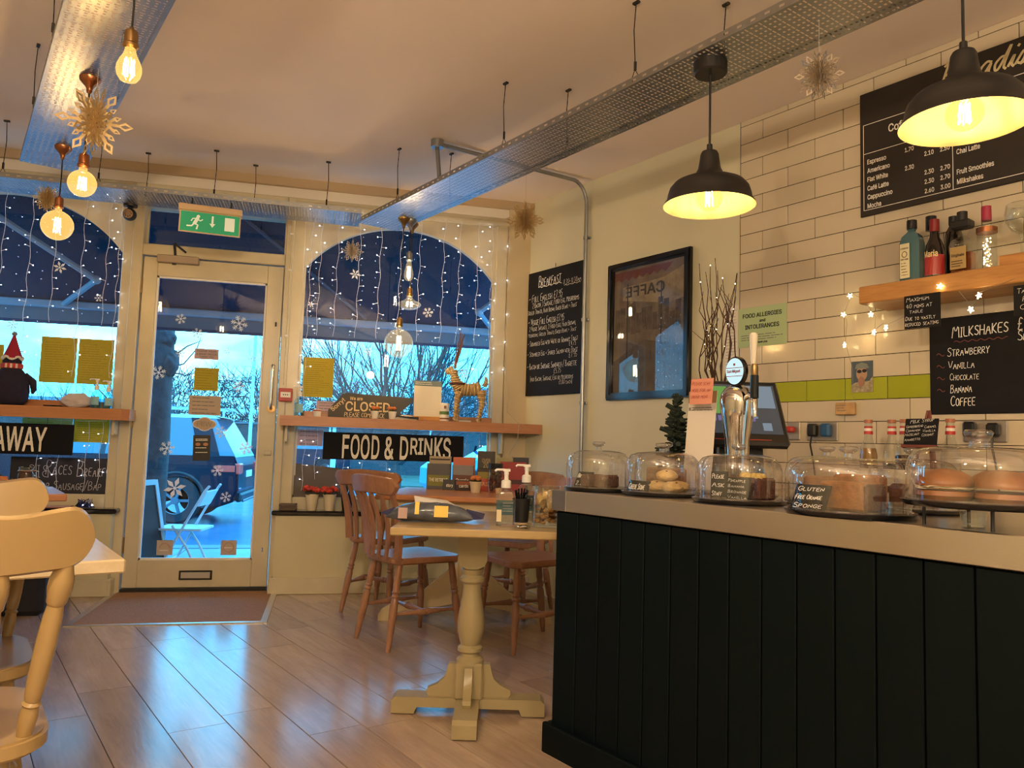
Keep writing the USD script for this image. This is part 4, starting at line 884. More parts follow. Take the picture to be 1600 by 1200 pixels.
for i, (nm, a, b, c) in enumerate(rows):
    z = .248 - .0415*i; ms.append(txt(nm, .021, X0(1.845), z-.006, -.0125, True, .72))
    for v, s in ((a, 1.672), (b, 1.588), (c, 1.522)):
        if v: ms.append(txt(v, .019, X0(s), z, -.0125, True, .72))
for nm, z in (('Hot Chocolate', .215), ('Chai Latte', .175), ('Fruit Smoothies', .088), ('Milkshakes', .046)): ms.append(txt(nm, .021, X0(1.456), z, -.0125, True, .68))
for v, z in (('2.90', .215), ('2.60', .175)): ms.append(txt(v, .022, X0(1.19), z, -.0125, True))
part('lettering', ms, INKW, mb, smooth=False)
CUR = {'P': '.1,0 .22,1|.08,.86 .3,1.02 .55,.9 .5,.6 .2,.5', 'a': '.42,.42 .25,.5 .05,.3 .1,.04 .25,.05 .44,.45 .38,.1 .5,0', 'r': '0,.05 .1,.48 .16,.5 .14,.4 .35,.42 .30,.1 .42,0', 'd': '.42,.42 .25,.5 .05,.3 .1,.04 .25,.05 .55,1 .38,.1 .5,0',
       'i': '0,.05 .16,.48 .1,.08 .2,0|.2,.66 .22,.7', 's': '0,.05 .22,.52 .3,.2 .2,.0 .06,.08|.2,0 .36,.05', 'e': '0,.05 .3,.3 .28,.48 .14,.44 .06,.2 .14,.0 .38,.1'}
cx = X0(1.530); ms = []
for c in 'Paradise':
    st = [[tuple(map(float, q.split(','))) for q in w.split()] for w in CUR[c].split('|')]
    for q in st: ms.append(ribbon(_smooth(_smooth([(cx + a*.104 + b*.03, .475 + b*.115) for a, b in q])), .010, -.0125))
    cx += max(a for q in st for a, b in q)*.104 + (.003 if c != 'P' else .0)
part('title_lettering', ms, mat('cream_print', (.78, .68, .42), .5), mb, smooth=False)

sh = onwall('bottle_shelf', 'thick oak shelf on the tiles holding spirit bottles', 'shelf', 1.765, 1.655)
part('shelf_board', bb(0, 1.20, -.235, 0, 0, .074, .004), SHELFW, sh)
rs = solo('shelf_block', bb(0, .30, -.12, 0, 0, .045, .006), SHELFW, 'small oak riser block on the shelf under the wine glass', 'block', loc=W(1.235, 3.27, 1.729), rotz=ROTR)
ZS = 1.7295
LIQ = lambda n, c: mat(n, c, .08, coat=.6)
def bottle(label, s, n, prof, m, parts, square=False, k=1.0):
    t = thing('spirit_bottle', label, 'bottle', W(s, n, ZS), ROTR, None)
    pr = np.array(prof)
    b = lathe([(0, 0)] + [tuple(p) for p in prof] + [(0, prof[-1][1])], 4 if square else 26)
    if square: b = sc(rot(b, (0, 0, 1), 45), 1.05, .62, 1)
    part('bottle_body', b, m, t, smooth=30)
    for nm, g, mm in parts: part(nm, g, mm, t, smooth=30 if nm != 'lettering' else False)
    return t
BLUEG = mat('blue_glass', (.10, .24, .28), .06, coat=.7, trans=.35)
bottle('square pale blue spirit bottle with cream label at the left end of the shelf', 1.565, 3.175, [(.052, 0), (.055, .01), (.055, .16), (.045, .19), (.018, .212), (.017, .235)], BLUEG,
    [('cap', cyl(0, 0, .222, .258, .020, 16), BLACKG), ('label', bb(-.034, .006, -.0355, -.032, .012, .158, .004), mat('cream_label', (.72, .66, .42), .5)), ('lettering', [tube([(-.014+.010*math.cos(a), -.0362, .112+.012*math.sin(a)) for a in np.linspace(0, 2*PI, 14)], .0016, 4), txt('LONDON', .006, -.014, .134, -.0358, True, w=.03, align='c'), txt('DRY GIN', .006, -.014, .088, -.0358, True, w=.03, align='c')] + lines_(-.028, .0, (.075, .063, .05, .038, .026), .003, -.0358, 2), mat('label_ink', (.20, .14, .08), .6))], True)
bottle('clear bottle with tall black cap behind the pale blue one on the shelf', 1.528, 3.262, [(.034, 0), (.036, .01), (.036, .17), (.030, .20), (.015, .225), (.014, .24)], GLASS, [('cap', cyl(0, 0, .225, .285, .021, 16), BLACKG), ('spirit', lathe([(0, .004), (.033, .004), (.033, .16), (0, .16)], 22), pane('clear_spirit', (.85, .93, .92), 1.33))])
bottle('dark liqueur bottle with red cap and red label on the shelf', 1.472, 3.17, [(.036, 0), (.038, .01), (.038, .095), (.032, .135), (.019, .165), (.016, .20)], LIQ('black_liqueur', (.012, .006, .005)),
    [('cap', cyl(0, 0, .19, .240, .0185, 16), mat('dark_red_cap', (.25, .012, .012), .3)), ('label', lathe([(.0383, .008), (.0386, .012), (.0386, .084), (.0383, .09)], 26, PI, 2*PI), mat('red_label', (.36, .022, .015), .35)), ('lettering', [bend(txt('Maria', .024, 0, .082, 0, True, align='c', w=.056), .0392) for bend in [lambda m, R: trimesh.Trimesh(np.stack([R*np.sin(m.vertices[:, 0]/R), -R*np.cos(m.vertices[:, 0]/R)+m.vertices[:, 1], m.vertices[:, 2]], 1), m.faces, process=False)]], mat('gold_print', (.72, .58, .28), .4))])
bottle('black wine-coloured bottle with black cap behind the red capped one', 1.436, 3.255, [(.034, 0), (.036, .01), (.036, .16), (.028, .20), (.015, .225), (.015, .24)], LIQ('dark_bottle', (.014, .010, .008)), [('cap', cyl(0, 0, .228, .262, .018, 16), BLACK), ('neck_band', cyl(0, 0, .205, .218, .0185, 16), INKW)])
bottle('squat square amaretto-style bottle with big black stopper on the shelf', 1.372, 3.185, [(.052, 0), (.056, .008), (.056, .115), (.050, .135), (.020, .152), (.018, .18)], GLASS,
    [('spirit', sc(rot(lathe([(0, .006), (.050, .006), (.050, .085), (0, .085)], 4), (0, 0, 1), 45), 1.05, .60, 1), LIQ('amber_spirit', (.16, .035, .010))), ('label', bb(-.034, .026, -.0360, -.033, .018, .108, .002), mat('tan_label', (.40, .27, .10), .5)), ('lettering', [txt('Originale', .011, -.004, .068, -.0364, True, w=.048, align='c')] + lines_(-.028, .02, (.05, .04, .03), .0035, -.0364, 4), mat('brown_label_ink', (.10, .06, .03), .6)), ('cap', [box(0, 0, .200, .074, .05, .034, .006), cyl(0, 0, .215, .252, .019, 16)], BLACKM)], True)
bottle('clear bottle with copper neck band, pink stopper and lights inside on the shelf', 1.286, 3.19, [(.032, 0), (.034, .008), (.034, .150), (.030, .162), (.019, .172), (.018, .205)], GLASS,
    [('neck_band', cyl(0, 0, .150, .170, .0365, 24), COPPER), ('stopper', cyl(0, 0, .198, .255, .018, 18, .0175), mat('pink_stopper', (.42, .03, .08), .4)), ('fairy_lights', [blob((random.uniform(-.012, .012), random.uniform(-.012, .012), .02+.115*i/22), .0032, 0, 1, i) for i in range(22)], LEDW)])
g = thing('wine_glass', 'large balloon wine glass at the right end of the bottle shelf', 'glass', W(1.175, 3.215, 1.774), ROTR)
part('bowl', lathe([(.012, .085), (.034, .10), (.054, .13), (.058, .16), (.052, .195), (.048, .20), (.050, .195), (.056, .16), (.052, .132), (.033, .103), (0, .09)], 32), GLASS, g, smooth=True); part('stem', lathe([(0, 0), (.034, .001), (.030, .004), (.006, .010), (.0045, .06), (.012, .088), (0, .09)], 24), GLASS, g, smooth=True)

def chalkboard(name, label, s0, n, z0, w, h, rows, rz=0, rx=0, frame=False):
    t = thing(name, label, 'blackboard', W(s0, n, z0), ROTR+rz, rx=rx)
    part('board_face', bb(0, w, -.004, 0, 0, h, .001), CHALKB, t)
    part('lettering', [chalk(s, hh, x, z, -.0045, width=ww, seed=i+3, stroke=.08, slope=sl) for i, (s, x, z, ww, hh, sl) in enumerate(rows)], CHALK, t, smooth=False)
    return t
ml = chalkboard('milkshake_board', 'wide blackboard listing milkshake flavours below the bottle shelf', 1.581, D-.0115, 1.190, .95, .405, [('Milkshakes', .092, .318, .215, .052, .02), ('£2.80', .335, .325, .09, .05, 0), ('Small', .335, .285, .09, .04, 0), ('Strawberry', .072, .240, .165, .036, .03), ('Vanilla', .075, .187, .105, .032, .02), ('Chocolate', .080, .140, .115, .028, .01), ('Banana', .083, .088, .085, .034, .02), ('Coffee', .082, .034, .098, .042, .01)])
part('chalk_swirl', [ribbon([(.03+.03*u, z+.006*math.sin(u*6)) for u in np.linspace(0, 1, 8)], .003, -.0045) for z in (.25, .20, .15, .10)] + [ribbon([(.10+.2*u, .30+.004*math.sin(u*40)) for u in np.linspace(0, 1, 30)], .003, -.0045)], mat('red_chalk', (.20, .06, .05), .9), ml, smooth=False)
chalkboard('table_time_sign', 'small chalk sign hung on the shelf edge about maximum time at table', 1.567, 3.112, 1.524, .142, .135, [('Maximum', .010, .110, .092, .018, 0), ('40 mins at', .008, .083, .105, .018, 0), ('table', .022, .062, .055, .015, 0), ('Due to vastly', .006, .033, .118, .017, 0), ('reduced seating', .004, .010, .132, .017, 0)])
chalkboard('takeaway_sign', 'small chalk sign hung on the shelf edge, cut off by the right picture edge', 1.168, 3.112, 1.530, .17, .112, [('Tall', .012, .082, .05, .018, 0), ('cups', .075, .082, .06, .018, 0), ('Paper', .03, .052, .08, .018, 0), ('Cash', .02, .022, .07, .018, 0), ('only', .10, .022, .05, .018, 0)])
ph = onwall('portrait_photo', 'small colour print of a person in cap and sunglasses stuck on the lime tiles', 'photo', 1.934, 1.297)
part('print', bb(0, .102, -.002, 0, 0, .142), mat('photo_blue', (.07, .10, .13), .4), ph)
el = lambda x, z, a, b, k=24: sg.Polygon([(x+a*math.cos(t), z+b*math.sin(t)) for t in np.linspace(0, 2*PI, k, endpoint=False)])
part('print_shirt', prism(sg.Polygon([(0, 0), (0, .035), (.02, .045), (.085, .05), (.102, .07), (.102, 0)]), .0004, -.002), mat('photo_shirt', (.40, .33, .20), .5, var=.5, vs=60), ph)
part('print_face', prism(el(.05, .085, .026, .034), .0006, -.0021), mat('photo_skin', (.44, .27, .17), .5), ph); part('print_hand', prism(el(.048, .048, .016, .024), .0008, -.0021), mat('photo_hand', (.36, .18, .11), .5), ph)
part('print_cap', prism(sg.Polygon([(.018, .108), (.024, .128), (.05, .136), (.076, .128), (.086, .108)]), .0010, -.0021), mat('photo_cap', (.20, .23, .20), .5), ph); part('print_sunglasses', [prism(el(.039, .095, .011, .008), .0012, -.0021), prism(el(.063, .097, .011, .008), .0012, -.0021)], INKK, ph)
wbx = onwall('wooden_sign', 'tiny wooden box sign stuck on the tiles under the portrait print', 'sign', 2.003, 1.195)
part('box_body', bb(0, .092, -.022, 0, 0, .056, .003), mat('light_box_wood', (.55, .33, .13), .5, var=.2, vs=30), wbx); part('small_print', lines_(.008, .055, (.042, .030, .018), .003, -.0222, 8), INKG, wbx, smooth=False)
SOCK = mat('brushed_socket_plate', (.42, .38, .33), .35, .7)
def socket(label, s0, z0, w, plugs):
    t = onwall('socket', label, 'socket', s0, z0); part('face_plate', bb(0, w, -.009, 0, 0, .088, .004), SOCK, t)
    for nm, x, m, h, cord in plugs:
        p = part(nm, box(x, -.026, .05, .046, .036, h, .008), m, t)
        if cord: part('plug_cord', tube([(x, -.035, .05-h/2), (x+.004, -.05, -.02), (x+.012, -.04, -.09), (x+.02, -.03, -.20)], .004, 6), BLACK, p)
    return t
socket('metal wall socket with a red switch lead behind the till', 2.270, 1.076, .074, [('red_switch', .03, mat('red_plastic', (.45, .03, .02), .4), .03, False)])
socket('metal double socket with black and blue plugs on the tiles', 2.160, 1.073, .16, [('black_plug', .042, BLACK, .06, True), ('blue_adaptor', .112, mat('blue_plastic', (.02, .10, .24), .4), .062, False)])
socket('metal double socket with two black plugs below the milkshake board', 1.453, 1.076, .165, [('black_plug', .035, BLACK, .062, False), ('round_plug', .122, BLACK, .052, True)])
def syrup(label, s, n, col, fill):
    t = thing('syrup_bottle', label, 'bottle', W(s, n, CT), ROTR, None)
    part('bottle_body', lathe([(0, 0), (.034, 0), (.036, .008), (.036, .15), (.030, .185), (.018, .215), (.0145, .235), (.0145, .285), (0, .285)], 26), GLASS, t, smooth=True)
    part('syrup', lathe([(0, .004), (.0335, .004), (.0335, min(fill, .15)), (.028, fill), (0, fill)], 24), col, t); part('cap', cyl(0, 0, .283, .297, .0165, 18), mat('syrup_cap_%d' % len(_used), (.40, .14, .07), .4), t)
    part('neck_label', [lathe([(.0152, .236), (.0170, .238), (.0155, .268), (.0150, .27)], 22)], INKW, t); part('label_stripe', [lathe([(.0172, .237), (.0176, .243), (.0166, .250)], 22), lathe([(.0162, .262), (.0166, .266), (.0156, .270)], 22)], mat('stripe_red', (.50, .04, .03), .5), t)
    part('body_label', lathe([(.0362, .03), (.0368, .032), (.0368, .095), (.0362, .097)], 26, PI, 2*PI), mat('cream_syrup_label', (.66, .58, .40), .5), t)
syrup('syrup bottle with amber syrup, leftmost of the row below the tiles', 1.706, 3.08, LIQ('amber_syrup', (.32, .17, .05)), .18)
syrup('clear syrup bottle between the amber and the dark ones', 1.618, 3.10, pane('water_syrup', (.88, .86, .78), 1.33), .12)
syrup('syrup bottle with dark brown syrup next to the small chalk board', 1.553, 3.07, LIQ('brown_syrup', (.05, .018, .010)), .155)
syrup('pale syrup bottle to the right of the small chalk board', 1.378, 3.07, LIQ('pale_syrup', (.26, .20, .13)), .13)
mn = chalkboard('syrup_board', 'small tilted chalk board on a red easel among the syrup bottles', 1.520, 3.0, 1.053, .125, .105, [('Milk Syrup', .02, .085, .09, .015, .1), ('Gingerbread', .006, .066, .065, .011, .1), ('Caramel', .075, .066, .045, .011, .1), ('Cinnamon', .006, .050, .055, .011, .1), ('Vanilla', .07, .050, .048, .011, .1), ('Hazelnut', .004, .034, .055, .011, .1), ('Coconut', .068, .034, .045, .011, .1), ('Amaretto', .004, .014, .06, .011, .1)], 0, -12)
rot_ = mat('easel_red', (.16, .035, .022), .5)
part('easel', [tube([(.02, .03, -.18), (.075, .012, .14)], .006, 6), tube([(.13, .03, -.18), (.08, .012, .14)], .006, 6), tube([(.078, .012, .14), (.078, .10, -.17)], .006, 6), bb(.0, .13, -.02, .03, -.012, -.002)], rot_, mn)

# star lights strung in front of the tiles
st = thing('star_lights', 'string of small warm star lights hung in front of the tiles and shelf', 'string lights', W(1.936, 3.30, 1.50), ROTR)
SP_ = [(.0, .24), (.010, .162, ), (.0, .0)]
def star5(r): return sg.Polygon([(r*(1 if k % 2 == 0 else .42)*math.sin(k*PI/5), r*(1 if k % 2 == 0 else .42)*math.cos(k*PI/5)) for k in range(10)])
pts = [(1.940, 1.513), (1.943, 1.655), (1.912, 1.738), (1.812, 1.640), (1.800, 1.558)]
ptb = [(1.645, 1.540, .19), (1.497, 1.597, .12), (1.425, 1.680, .195), (1.310, 1.572, .2), (1.282, 1.622, .2)]
allp = [(1.936-s, 0.0, z-1.50) for s, z in pts] + [(1.936-s, -y, z-1.50) for s, z, y in ptb]
for k, (x, y, z) in enumerate(allp):
    part('star', mv(rot(rot(prism(star5(.0135), .006, .004), (0, 1, 0), 23*k), (0, 0, 1), (-35, 50, 10, 65, -20)[k % 5]), x, y, z), LEDW, st, smooth=False)
path = [(.02, .03, -.24), (.02, .03, -.10)] + [p for i in range(len(allp)-1) for p in [np.array(allp[i])+(.002, .006, .012), (np.array(allp[i])+np.array(allp[i+1]))/2+(.004, .02, .03)]] + [np.array(allp[-1])+(0, 0, .01), np.array(allp[-1])+(.15, .02, .06)]
part('clear_wire', tube(path, .0010, 4), mat('wire_grey', (.25, .22, .16), .5), st)

# ------------------------------------------------------------------ on the near table
Z1 = .711
pk = thing('wrapped_loaf', 'dark blue plastic wrapped packet with yellow stickers on the near table', 'packet', (.385, 2.93, Z1), -14)
u = np.linspace(-1, 1, 34); V = []
for a in u:
    r = max(0.0, 1-abs(a)**2.6)**.75; w_ = .055*r+.030*(1-r); hh = .072*r + .004
    for k in range(20):
        t = 2*PI*k/20; V.append((a*.165, w_*math.cos(t)*(1+.05*math.sin(9*a+k)), .037*(hh/.076) + hh/2*math.sin(t)*(1+.06*math.sin(13*a+2*k)) + .012*abs(a)**4))
F = [(i*20+j, i*20+(j+1) % 20, (i+1)*20+(j+1) % 20) for i in range(33) for j in range(20)] + [(i*20+j, (i+1)*20+(j+1) % 20, (i+1)*20+j) for i in range(33) for j in range(20)]
V = np.array(V); V[:, 2] = np.maximum(V[:, 2], .001); V[:, 2] -= V[:, 2].min()-.0005
part('wrapper', trimesh.Trimesh(V, np.array(F), process=False), mat('blue_film', (.10, .115, .15), .16, var=.5, vs=9, coat=.5), pk, smooth=True)
part('film_end', [hull([(.135, -.02, .01), (.135, .02, .01), (.135, 0, .05), (.20, -.045, .018), (.20, .04, .012), (.205, 0, .035)]), hull([(-.135, -.02, .01), (-.135, .02, .01), (-.135, 0, .05), (-.185, -.035, .030), (-.185, .035, .02)])], mat('navy_film', (.020, .025, .10), .15, coat=.5), pk)
part('film_fold', hull([(-.06, -.01, .072), (-.065, .0, .094), (.06, .0, .080), (.10, -.005, .060), (.06, -.02, .072)]), mat('clear_film', (.55, .52, .50), .15), pk)
part('yellow_sticker', [rot(box(.045, -.055, .042, .052, .002, .042), (1, 0, 0), -12, (.045, -.055, .042)), rot(box(-.045, -.052, .052, .016, .002, .046), (1, 0, 0), -18, (-.045, -.052, .052))], mat('yellow_sticker', (.75, .50, .01), .4), pk)
part('label_patch', rot(box(-.098, -.050, .032, .034, .002, .040), (1, 0, 0), -10, (-.098, -.05, .032)), mat('pale_patch', (.40, .26, .22), .4), pk)
def pump(parent, z, m, r=.018):
    part('pump_collar', lathe([(0, z), (r, z), (r, z+.024), (r*.8, z+.028), (r*.45, z+.030), (r*.42, z+.05), (0, z+.05)], 20), m, parent)
    part('pump_head', [cyl(0, 0, z+.048, z+.062, .009, 14), hull([(-.012, -.008, z+.060), (-.012, .008, z+.060), (.014, -.007, z+.060), (.014, .007, z+.060), (-.012, -.008, z+.069), (.014, 0, z+.070), (-.012, .008, z+.069)]), tube([(-.008, 0, z+.066), (-.036, -.006, z+.066), (-.042, -.007, z+.060)], .0045, 8)], m, parent)
GELP = pane('gel_plastic', (.93, .95, .96), 1.7)
def gel(label, pos, rz, h=.125, w=.066, d=.040):
    t = thing('hand_gel', label, 'hand gel bottle', pos, rz)
    def rp(w_, d_, z): q = sg.box(-w_/2, -d_/2, w_/2, d_/2).buffer(-.012).buffer(.012, 6); return [(x, y, z) for x, y in list(q.exterior.coords)[:-1]]
    rings = [rp(w*.94, d*.94, 0), rp(w, d, .006), rp(w, d, h*.78), rp(w*.9, d*.92, h*.88), rp(w*.6, d*.8, h*.97)]
    part('bottle_body', [hull(rings[0]+rings[1]+rings[2]+rings[3]+rings[4]), cyl(0, 0, h*.95, h+.006, .013, 16)], GELP, t, smooth=50)
    part('gel', hull(rp(w*.93, d*.93, .004) + rp(w*.93, d*.93, h*.60)), pane('clear_gel_%d' % len(_used), (.88, .94, .97), 1.33), t, smooth=50)
    part('label', bb(-w*.47, w*.47, -d/2-.0012, -d/2-.0002, h*.30, h*.70), pane('label_film_%d' % len(_used), (.48, .73, .88), 1.5), t)
    part('label_print', [bb(-w*.45, -w*.20, -d/2-.002, -d/2-.001, h*.12, h*.44)], mat('cream_tag_%d' % len(_used), (.66, .58, .38), .5), t)
    part('small_print', lines_(-w*.15, w*.42, np.linspace(h*.40, h*.62, 4), .003, -d/2-.0012, 4) + lines_(-w*.42, -w*.24, np.linspace(h*.18, h*.40, 6), .003, -d/2-.002, 5), INKG, t, smooth=False)
    pump(t, h+.003, WHITEP); return t
gel('clear hand gel pump bottle at the front of the near table', (.642, 2.790, Z1), -12, .135, .072)
gel('second clear hand gel pump bottle standing behind the black paper cup', (.755, 2.93, Z1), -20, .15, .066)
cp = thing('paper_cup', 'black paper cup full of black straws on the near table', 'cup', (.718, 2.855, Z1), 10)
part('cup_body', lathe([(0, 0), (.026, 0), (.0345, .092), (.036, .094), (.0345, .096), (.033, .092), (.025, .004), (0, .004)], 28), mat('black_card', (.008, .008, .009), .6), cp); part('cup_base', lathe([(.0255, -.0005), (.0268, .0), (.0274, .007), (.0262, .007)], 28), mat('kraft_base', (.55, .40, .22), .7), cp)
rr = random.Random(4)
for _ in range(14): solo('straw', tube([(rr.uniform(-.012, .012), rr.uniform(-.012, .012), .008), (rr.uniform(-.032, .032), rr.uniform(-.02, .02), rr.uniform(.115, .135))], .003, 6), BLACKG, 'thin black straw standing in the black paper cup', 'straw', 'black straws in the paper cup', loc=(.718, 2.855, Z1))
jr = thing('biscuit_jar', 'big glass jar of round and broken biscuits at the table corner by the counter', 'jar', (.795, 2.765, Z1), 0)
part('jar_body', lathe([(0, 0), (.052, 0), (.056, .006), (.056, .110), (.050, .124), (.046, .130), (.046, .146), (.049, .148), (.046, .150), (.044, .146), (.044, .130), (.054, .108), (.054, .008), (0, .006)], 36), GLASS, jr, smooth=50)
part('jar_neck_ring', tube([(.0475*math.cos(a), .0475*math.sin(a), .138) for a in np.linspace(0, 2*PI, 33)], .0018, 5, False), GLASS, jr)
rr = random.Random(8)
BISC = mat('ginger_biscuit', (.42, .19, .05), .8, var=.4, vs=50, bump=.3, bs=120); SHORT = mat('shortbread', (.62, .40, .14), .8, var=.2, vs=40, bump=.3, bs=120)
for k in range(46): r = .044*math.sqrt(rr.random()); a = rr.uniform(0, 2*PI); solo('ginger_biscuit', blob((r*math.cos(a), r*math.sin(a), .016+.048*rr.random()), rr.uniform(.007, .011), .4, 1, k, (1, .8, .6), 1.5), BISC, 'broken brown biscuit piece in the lower half of the glass jar', 'biscuit', 'broken biscuits in the glass jar', loc=(.795, 2.765, Z1))
for k in range(13): r = .036*math.sqrt(rr.random()); a = rr.uniform(0, 2*PI); solo('shortbread', rot(mv(lathe([(0, -.008), (.017, -.008), (.019, 0), (.017, .008), (0, .008)], 14), 0, 0, 0), (rr.uniform(-1, 1), rr.uniform(-1, 1), .1), rr.uniform(20, 90)).apply_translation((r*math.cos(a), r*math.sin(a), .076+.045*rr.random())), SHORT, 'pale round biscuit in the upper half of the glass jar', 'biscuit', 'pale round biscuits in the glass jar', loc=(.795, 2.765, Z1))
cl_ = thing('foil_wrapper', 'small crumpled clear wrapper beside the biscuit jar on the table edge', 'wrapper', (.690, 2.695, Z1), 10); part('film', blob((0, 0, .006), .026, .5, 2, 3, (1, .6, .22), 3), CHROME, cl_)
# ------------------------------------------------------------------ shelves across the windows and what stands on them
ZSH = 1.160
s_ = thing('window_shelf', 'orange pine shelf running across the right window to the wall', 'shelf', (0, 0, 0)); part('shelf_board', prism(sg.Polygon([(0, 0)]).buffer(0) if False else sg.box(-.320, 1.094, 1.44, ZSH), .20, 5.40), ORANGEW, s_); part('back_ledge', bb(-.20, 1.12, 5.40, 5.418, 1.10, 1.20, .003), ORANGEW, s_)
part('bracket', [bb(-.29, -.275, 5.30, 5.40, .99, 1.094), bb(1.17, 1.185, 5.30, 5.40, .95, 1.094)], FRAMEP, s_)
s_ = thing('window_shelf', 'orange pine shelf running across the left window, end cut by the door', 'shelf', (0, 0, 0)); part('shelf_board', slab(sg.Polygon([(-3.2, 5.20), (-1.262, 5.20), (-1.222, 5.235), (-1.222, 5.375), (-3.2, 5.375)]), 1.090, ZSH), ORANGEW, s_); part('back_ledge', bb(-3.1, -1.38, 5.375, 5.41, 1.10, 1.205, .003), ORANGEW, s_)
part('bracket', bb(-1.33, -1.315, 5.28, 5.375, 1.0, 1.09), FRAMEP, s_)
ZQ = ZSH + .0008
# penguin
FELT = mat('navy_plush', (.018, .014, .035), .95, var=.3, vs=40, bump=.3, bs=200)
pg = thing('plush_penguin', 'dark plush penguin in a red pointed hat on the left window shelf', 'plush toy', (-1.918, 5.29, ZQ), 15)
bod = lathe([(0, 0), (.075, .004), (.098, .04), (.104, .09), (.096, .15), (.072, .20), (.050, .228), (.046, .24), (.052, .262), (.050, .29), (.036, .315), (0, .325)], 32)
part('body', sc(bod, 1, .85, 1), FELT, pg, smooth=True)
part('belly', sc(lathe([(0, .02), (.055, .04), (.066, .09), (.055, .15), (0, .19)], 20), 1, .35, 1).apply_translation((0, .068, 0)), mat('plush_white', (.62, .60, .58), .95), pg, smooth=True)
for k in (-1, 1): part('flipper', tube([(k*.070, 0, .19), (k*.115, -.005, .15), (k*.125, -.01, .10), (k*.118, -.012, .075)], [.018, .022, .016, .006], 10), FELT, pg, smooth=True)
part('beak', hull([(-.012, .045, .272), (.012, .045, .272), (0, .045, .286), (0, .085, .27)]), mat('beak_orange', (.55, .20, .02), .7), pg)
part('hat', lathe([(.053, .288), (.050, .30), (.030, .355), (.014, .405), (.006, .432), (0, .434)], 24), mat('red_felt', (.32, .015, .04), .9), pg, smooth=True); part('hat_trim', tube([(.053*math.cos(a), .046*math.sin(a), .288+.008*math.sin(5*a)) for a in np.linspace(0, 2*PI, 41)], .008, 6, False), mat('trim_white', (.70, .66, .62), .9), pg); part('pompom', blob((0, 0, .440), .014, .3, 2, 3), mat('grey_pompom', (.20, .22, .26), .9), pg)
part('scarf', sc(lathe([(.050, .222), (.060, .228), (.060, .250), (.052, .256)], 30), 1, .88, 1), mat('scarf_red', (.48, .05, .05), .9), pg)
part('scarf_check', [rot(box(0, -.0535, .239, .012, .004, .026), (0, 0, 1), a) for a in range(0, 360, 30)], mat('scarf_pale', (.70, .58, .52), .9), pg)
def small_gel(label, pos, col, rz=0, k=1.0):
    t = thing('hand_gel', label, 'hand gel bottle', pos, rz); q = [(x*k, z*k) for x, z in ((0, 0), (.028, 0), (.031, .006), (.031, .085), (.024, .1), (.011, .108), (.011, .118), (0, .118))]
    part('bottle_body', lathe(q, 24), pane('blue_plastic_%d' % len(_used), col, 1.45), t, smooth=50); part('gel', lathe([(0, .003), (.028*k, .003), (.028*k, .078*k), (0, .078*k)], 20), pane('blue_gel_%d' % len(_used), col, 1.33), t); part('label', lathe([(.0313*k, .02*k), (.0318*k, .022*k), (.0318*k, .07*k), (.0313*k, .072*k)], 22, PI*1.15, PI*1.75), mat('gel_label_%d' % len(_used), (.25, .48, .58), .5), t)
    pump(t, .116*k, WHITEP, .013)
small_gel('blue hand gel pump bottle near the end of the left window shelf', (-1.432, 5.285, ZQ), (.60, .88, .95)); small_gel('second blue gel bottle at the very end of the left window shelf', (-1.365, 5.285, ZQ), (.55, .86, .94), 40, .92)
small_gel('blue labelled hand gel bottle at the left end of the right window shelf', (-.205, 5.30, ZQ), (.75, .90, .96), 0, 1.12)
fm = thing('face_mask', 'pale folded cloth bunched on the left window shelf beside the gel', 'cloth', (-1.555, 5.33, ZQ)); part('cloth', blob((0, 0, .045), .062, .35, 3, 4, (1.4, .5, .75), 2), mat('pale_cloth', (.55, .50, .52), .9), fm)
ph_ = thing('phone', 'thin dark phone lying on the left window shelf', 'phone', (-1.66, 5.25, ZQ), 5); part('case', box(0, 0, .004, .10, .05, .008, .003), BLACKG, ph_)
# closed sign
cs = thing('closed_sign', 'grey arrow-shaped sorry we are closed sign leaning on the right window shelf', 'sign', (-.018, 5.335, ZQ), 0, rx=-9)
part('board', prism(sg.Polygon([(.0, 0), (.0, .05), (.09, .165), (.115, .172), (.60, .155), (.485, .055), (.50, 0)]), .010, .005), mat('sign_grey', (.055, .050, .045), .6), cs)
INKC = mat('sign_cream', (.66, .52, .30), .6)
part('lettering', [rot(txt('Sorry!', .028, .0, 0, -.0056, True, w=.112), (0, 1, 0), -44).apply_translation((.030, 0, .040)), txt('We are', .022, .140, .125, -.0056, True, w=.085), txt('CLOSED', .062, .112, .050, -.0056, True, w=.30), chalk('PLEASE COME BACK', .030, .108, .008, -.0056, width=.27, stroke=.12)], INKC, cs, smooth=False)
def wee_pot(label, pos, flower, m=None, k=1.0, plant=True):
    t = thing('flower_pot', label, 'flower pot', pos); part('pot', lathe([(0, 0), (.021*k, 0), (.027*k, .045*k), (.029*k, .046*k), (.029*k, .052*k), (.025*k, .052*k), (.024*k, .044*k), (0, .044*k)], 24), m or WHITEP, t)
    if plant:
        rr = random.Random(int(pos[0]*1000) + 7); part('leaf', [blob((rr.uniform(-.02, .02)*k, rr.uniform(-.02, .02)*k, .056*k), .012*k, .3, 1, i, (1, 1, .5)) for i in range(7)], mat('pot_leaf_%d' % len(_used), (.035, .06, .02), .7), t)
        for i in range(6): part('blossom', blob((.024*k*math.cos(i*1.9)*rr.uniform(.3, 1.1), .02*k*math.sin(i*1.9), (.064+.012*rr.random())*k), .0125*k, .35, 2, i, (1, 1, .8), 3), flower, t)
    return t
ORF = mat('orange_blossom', (.62, .20, .06), .8); RDF = mat('coral_blossom', (.62, .06, .035), .8, var=.3, vs=60)
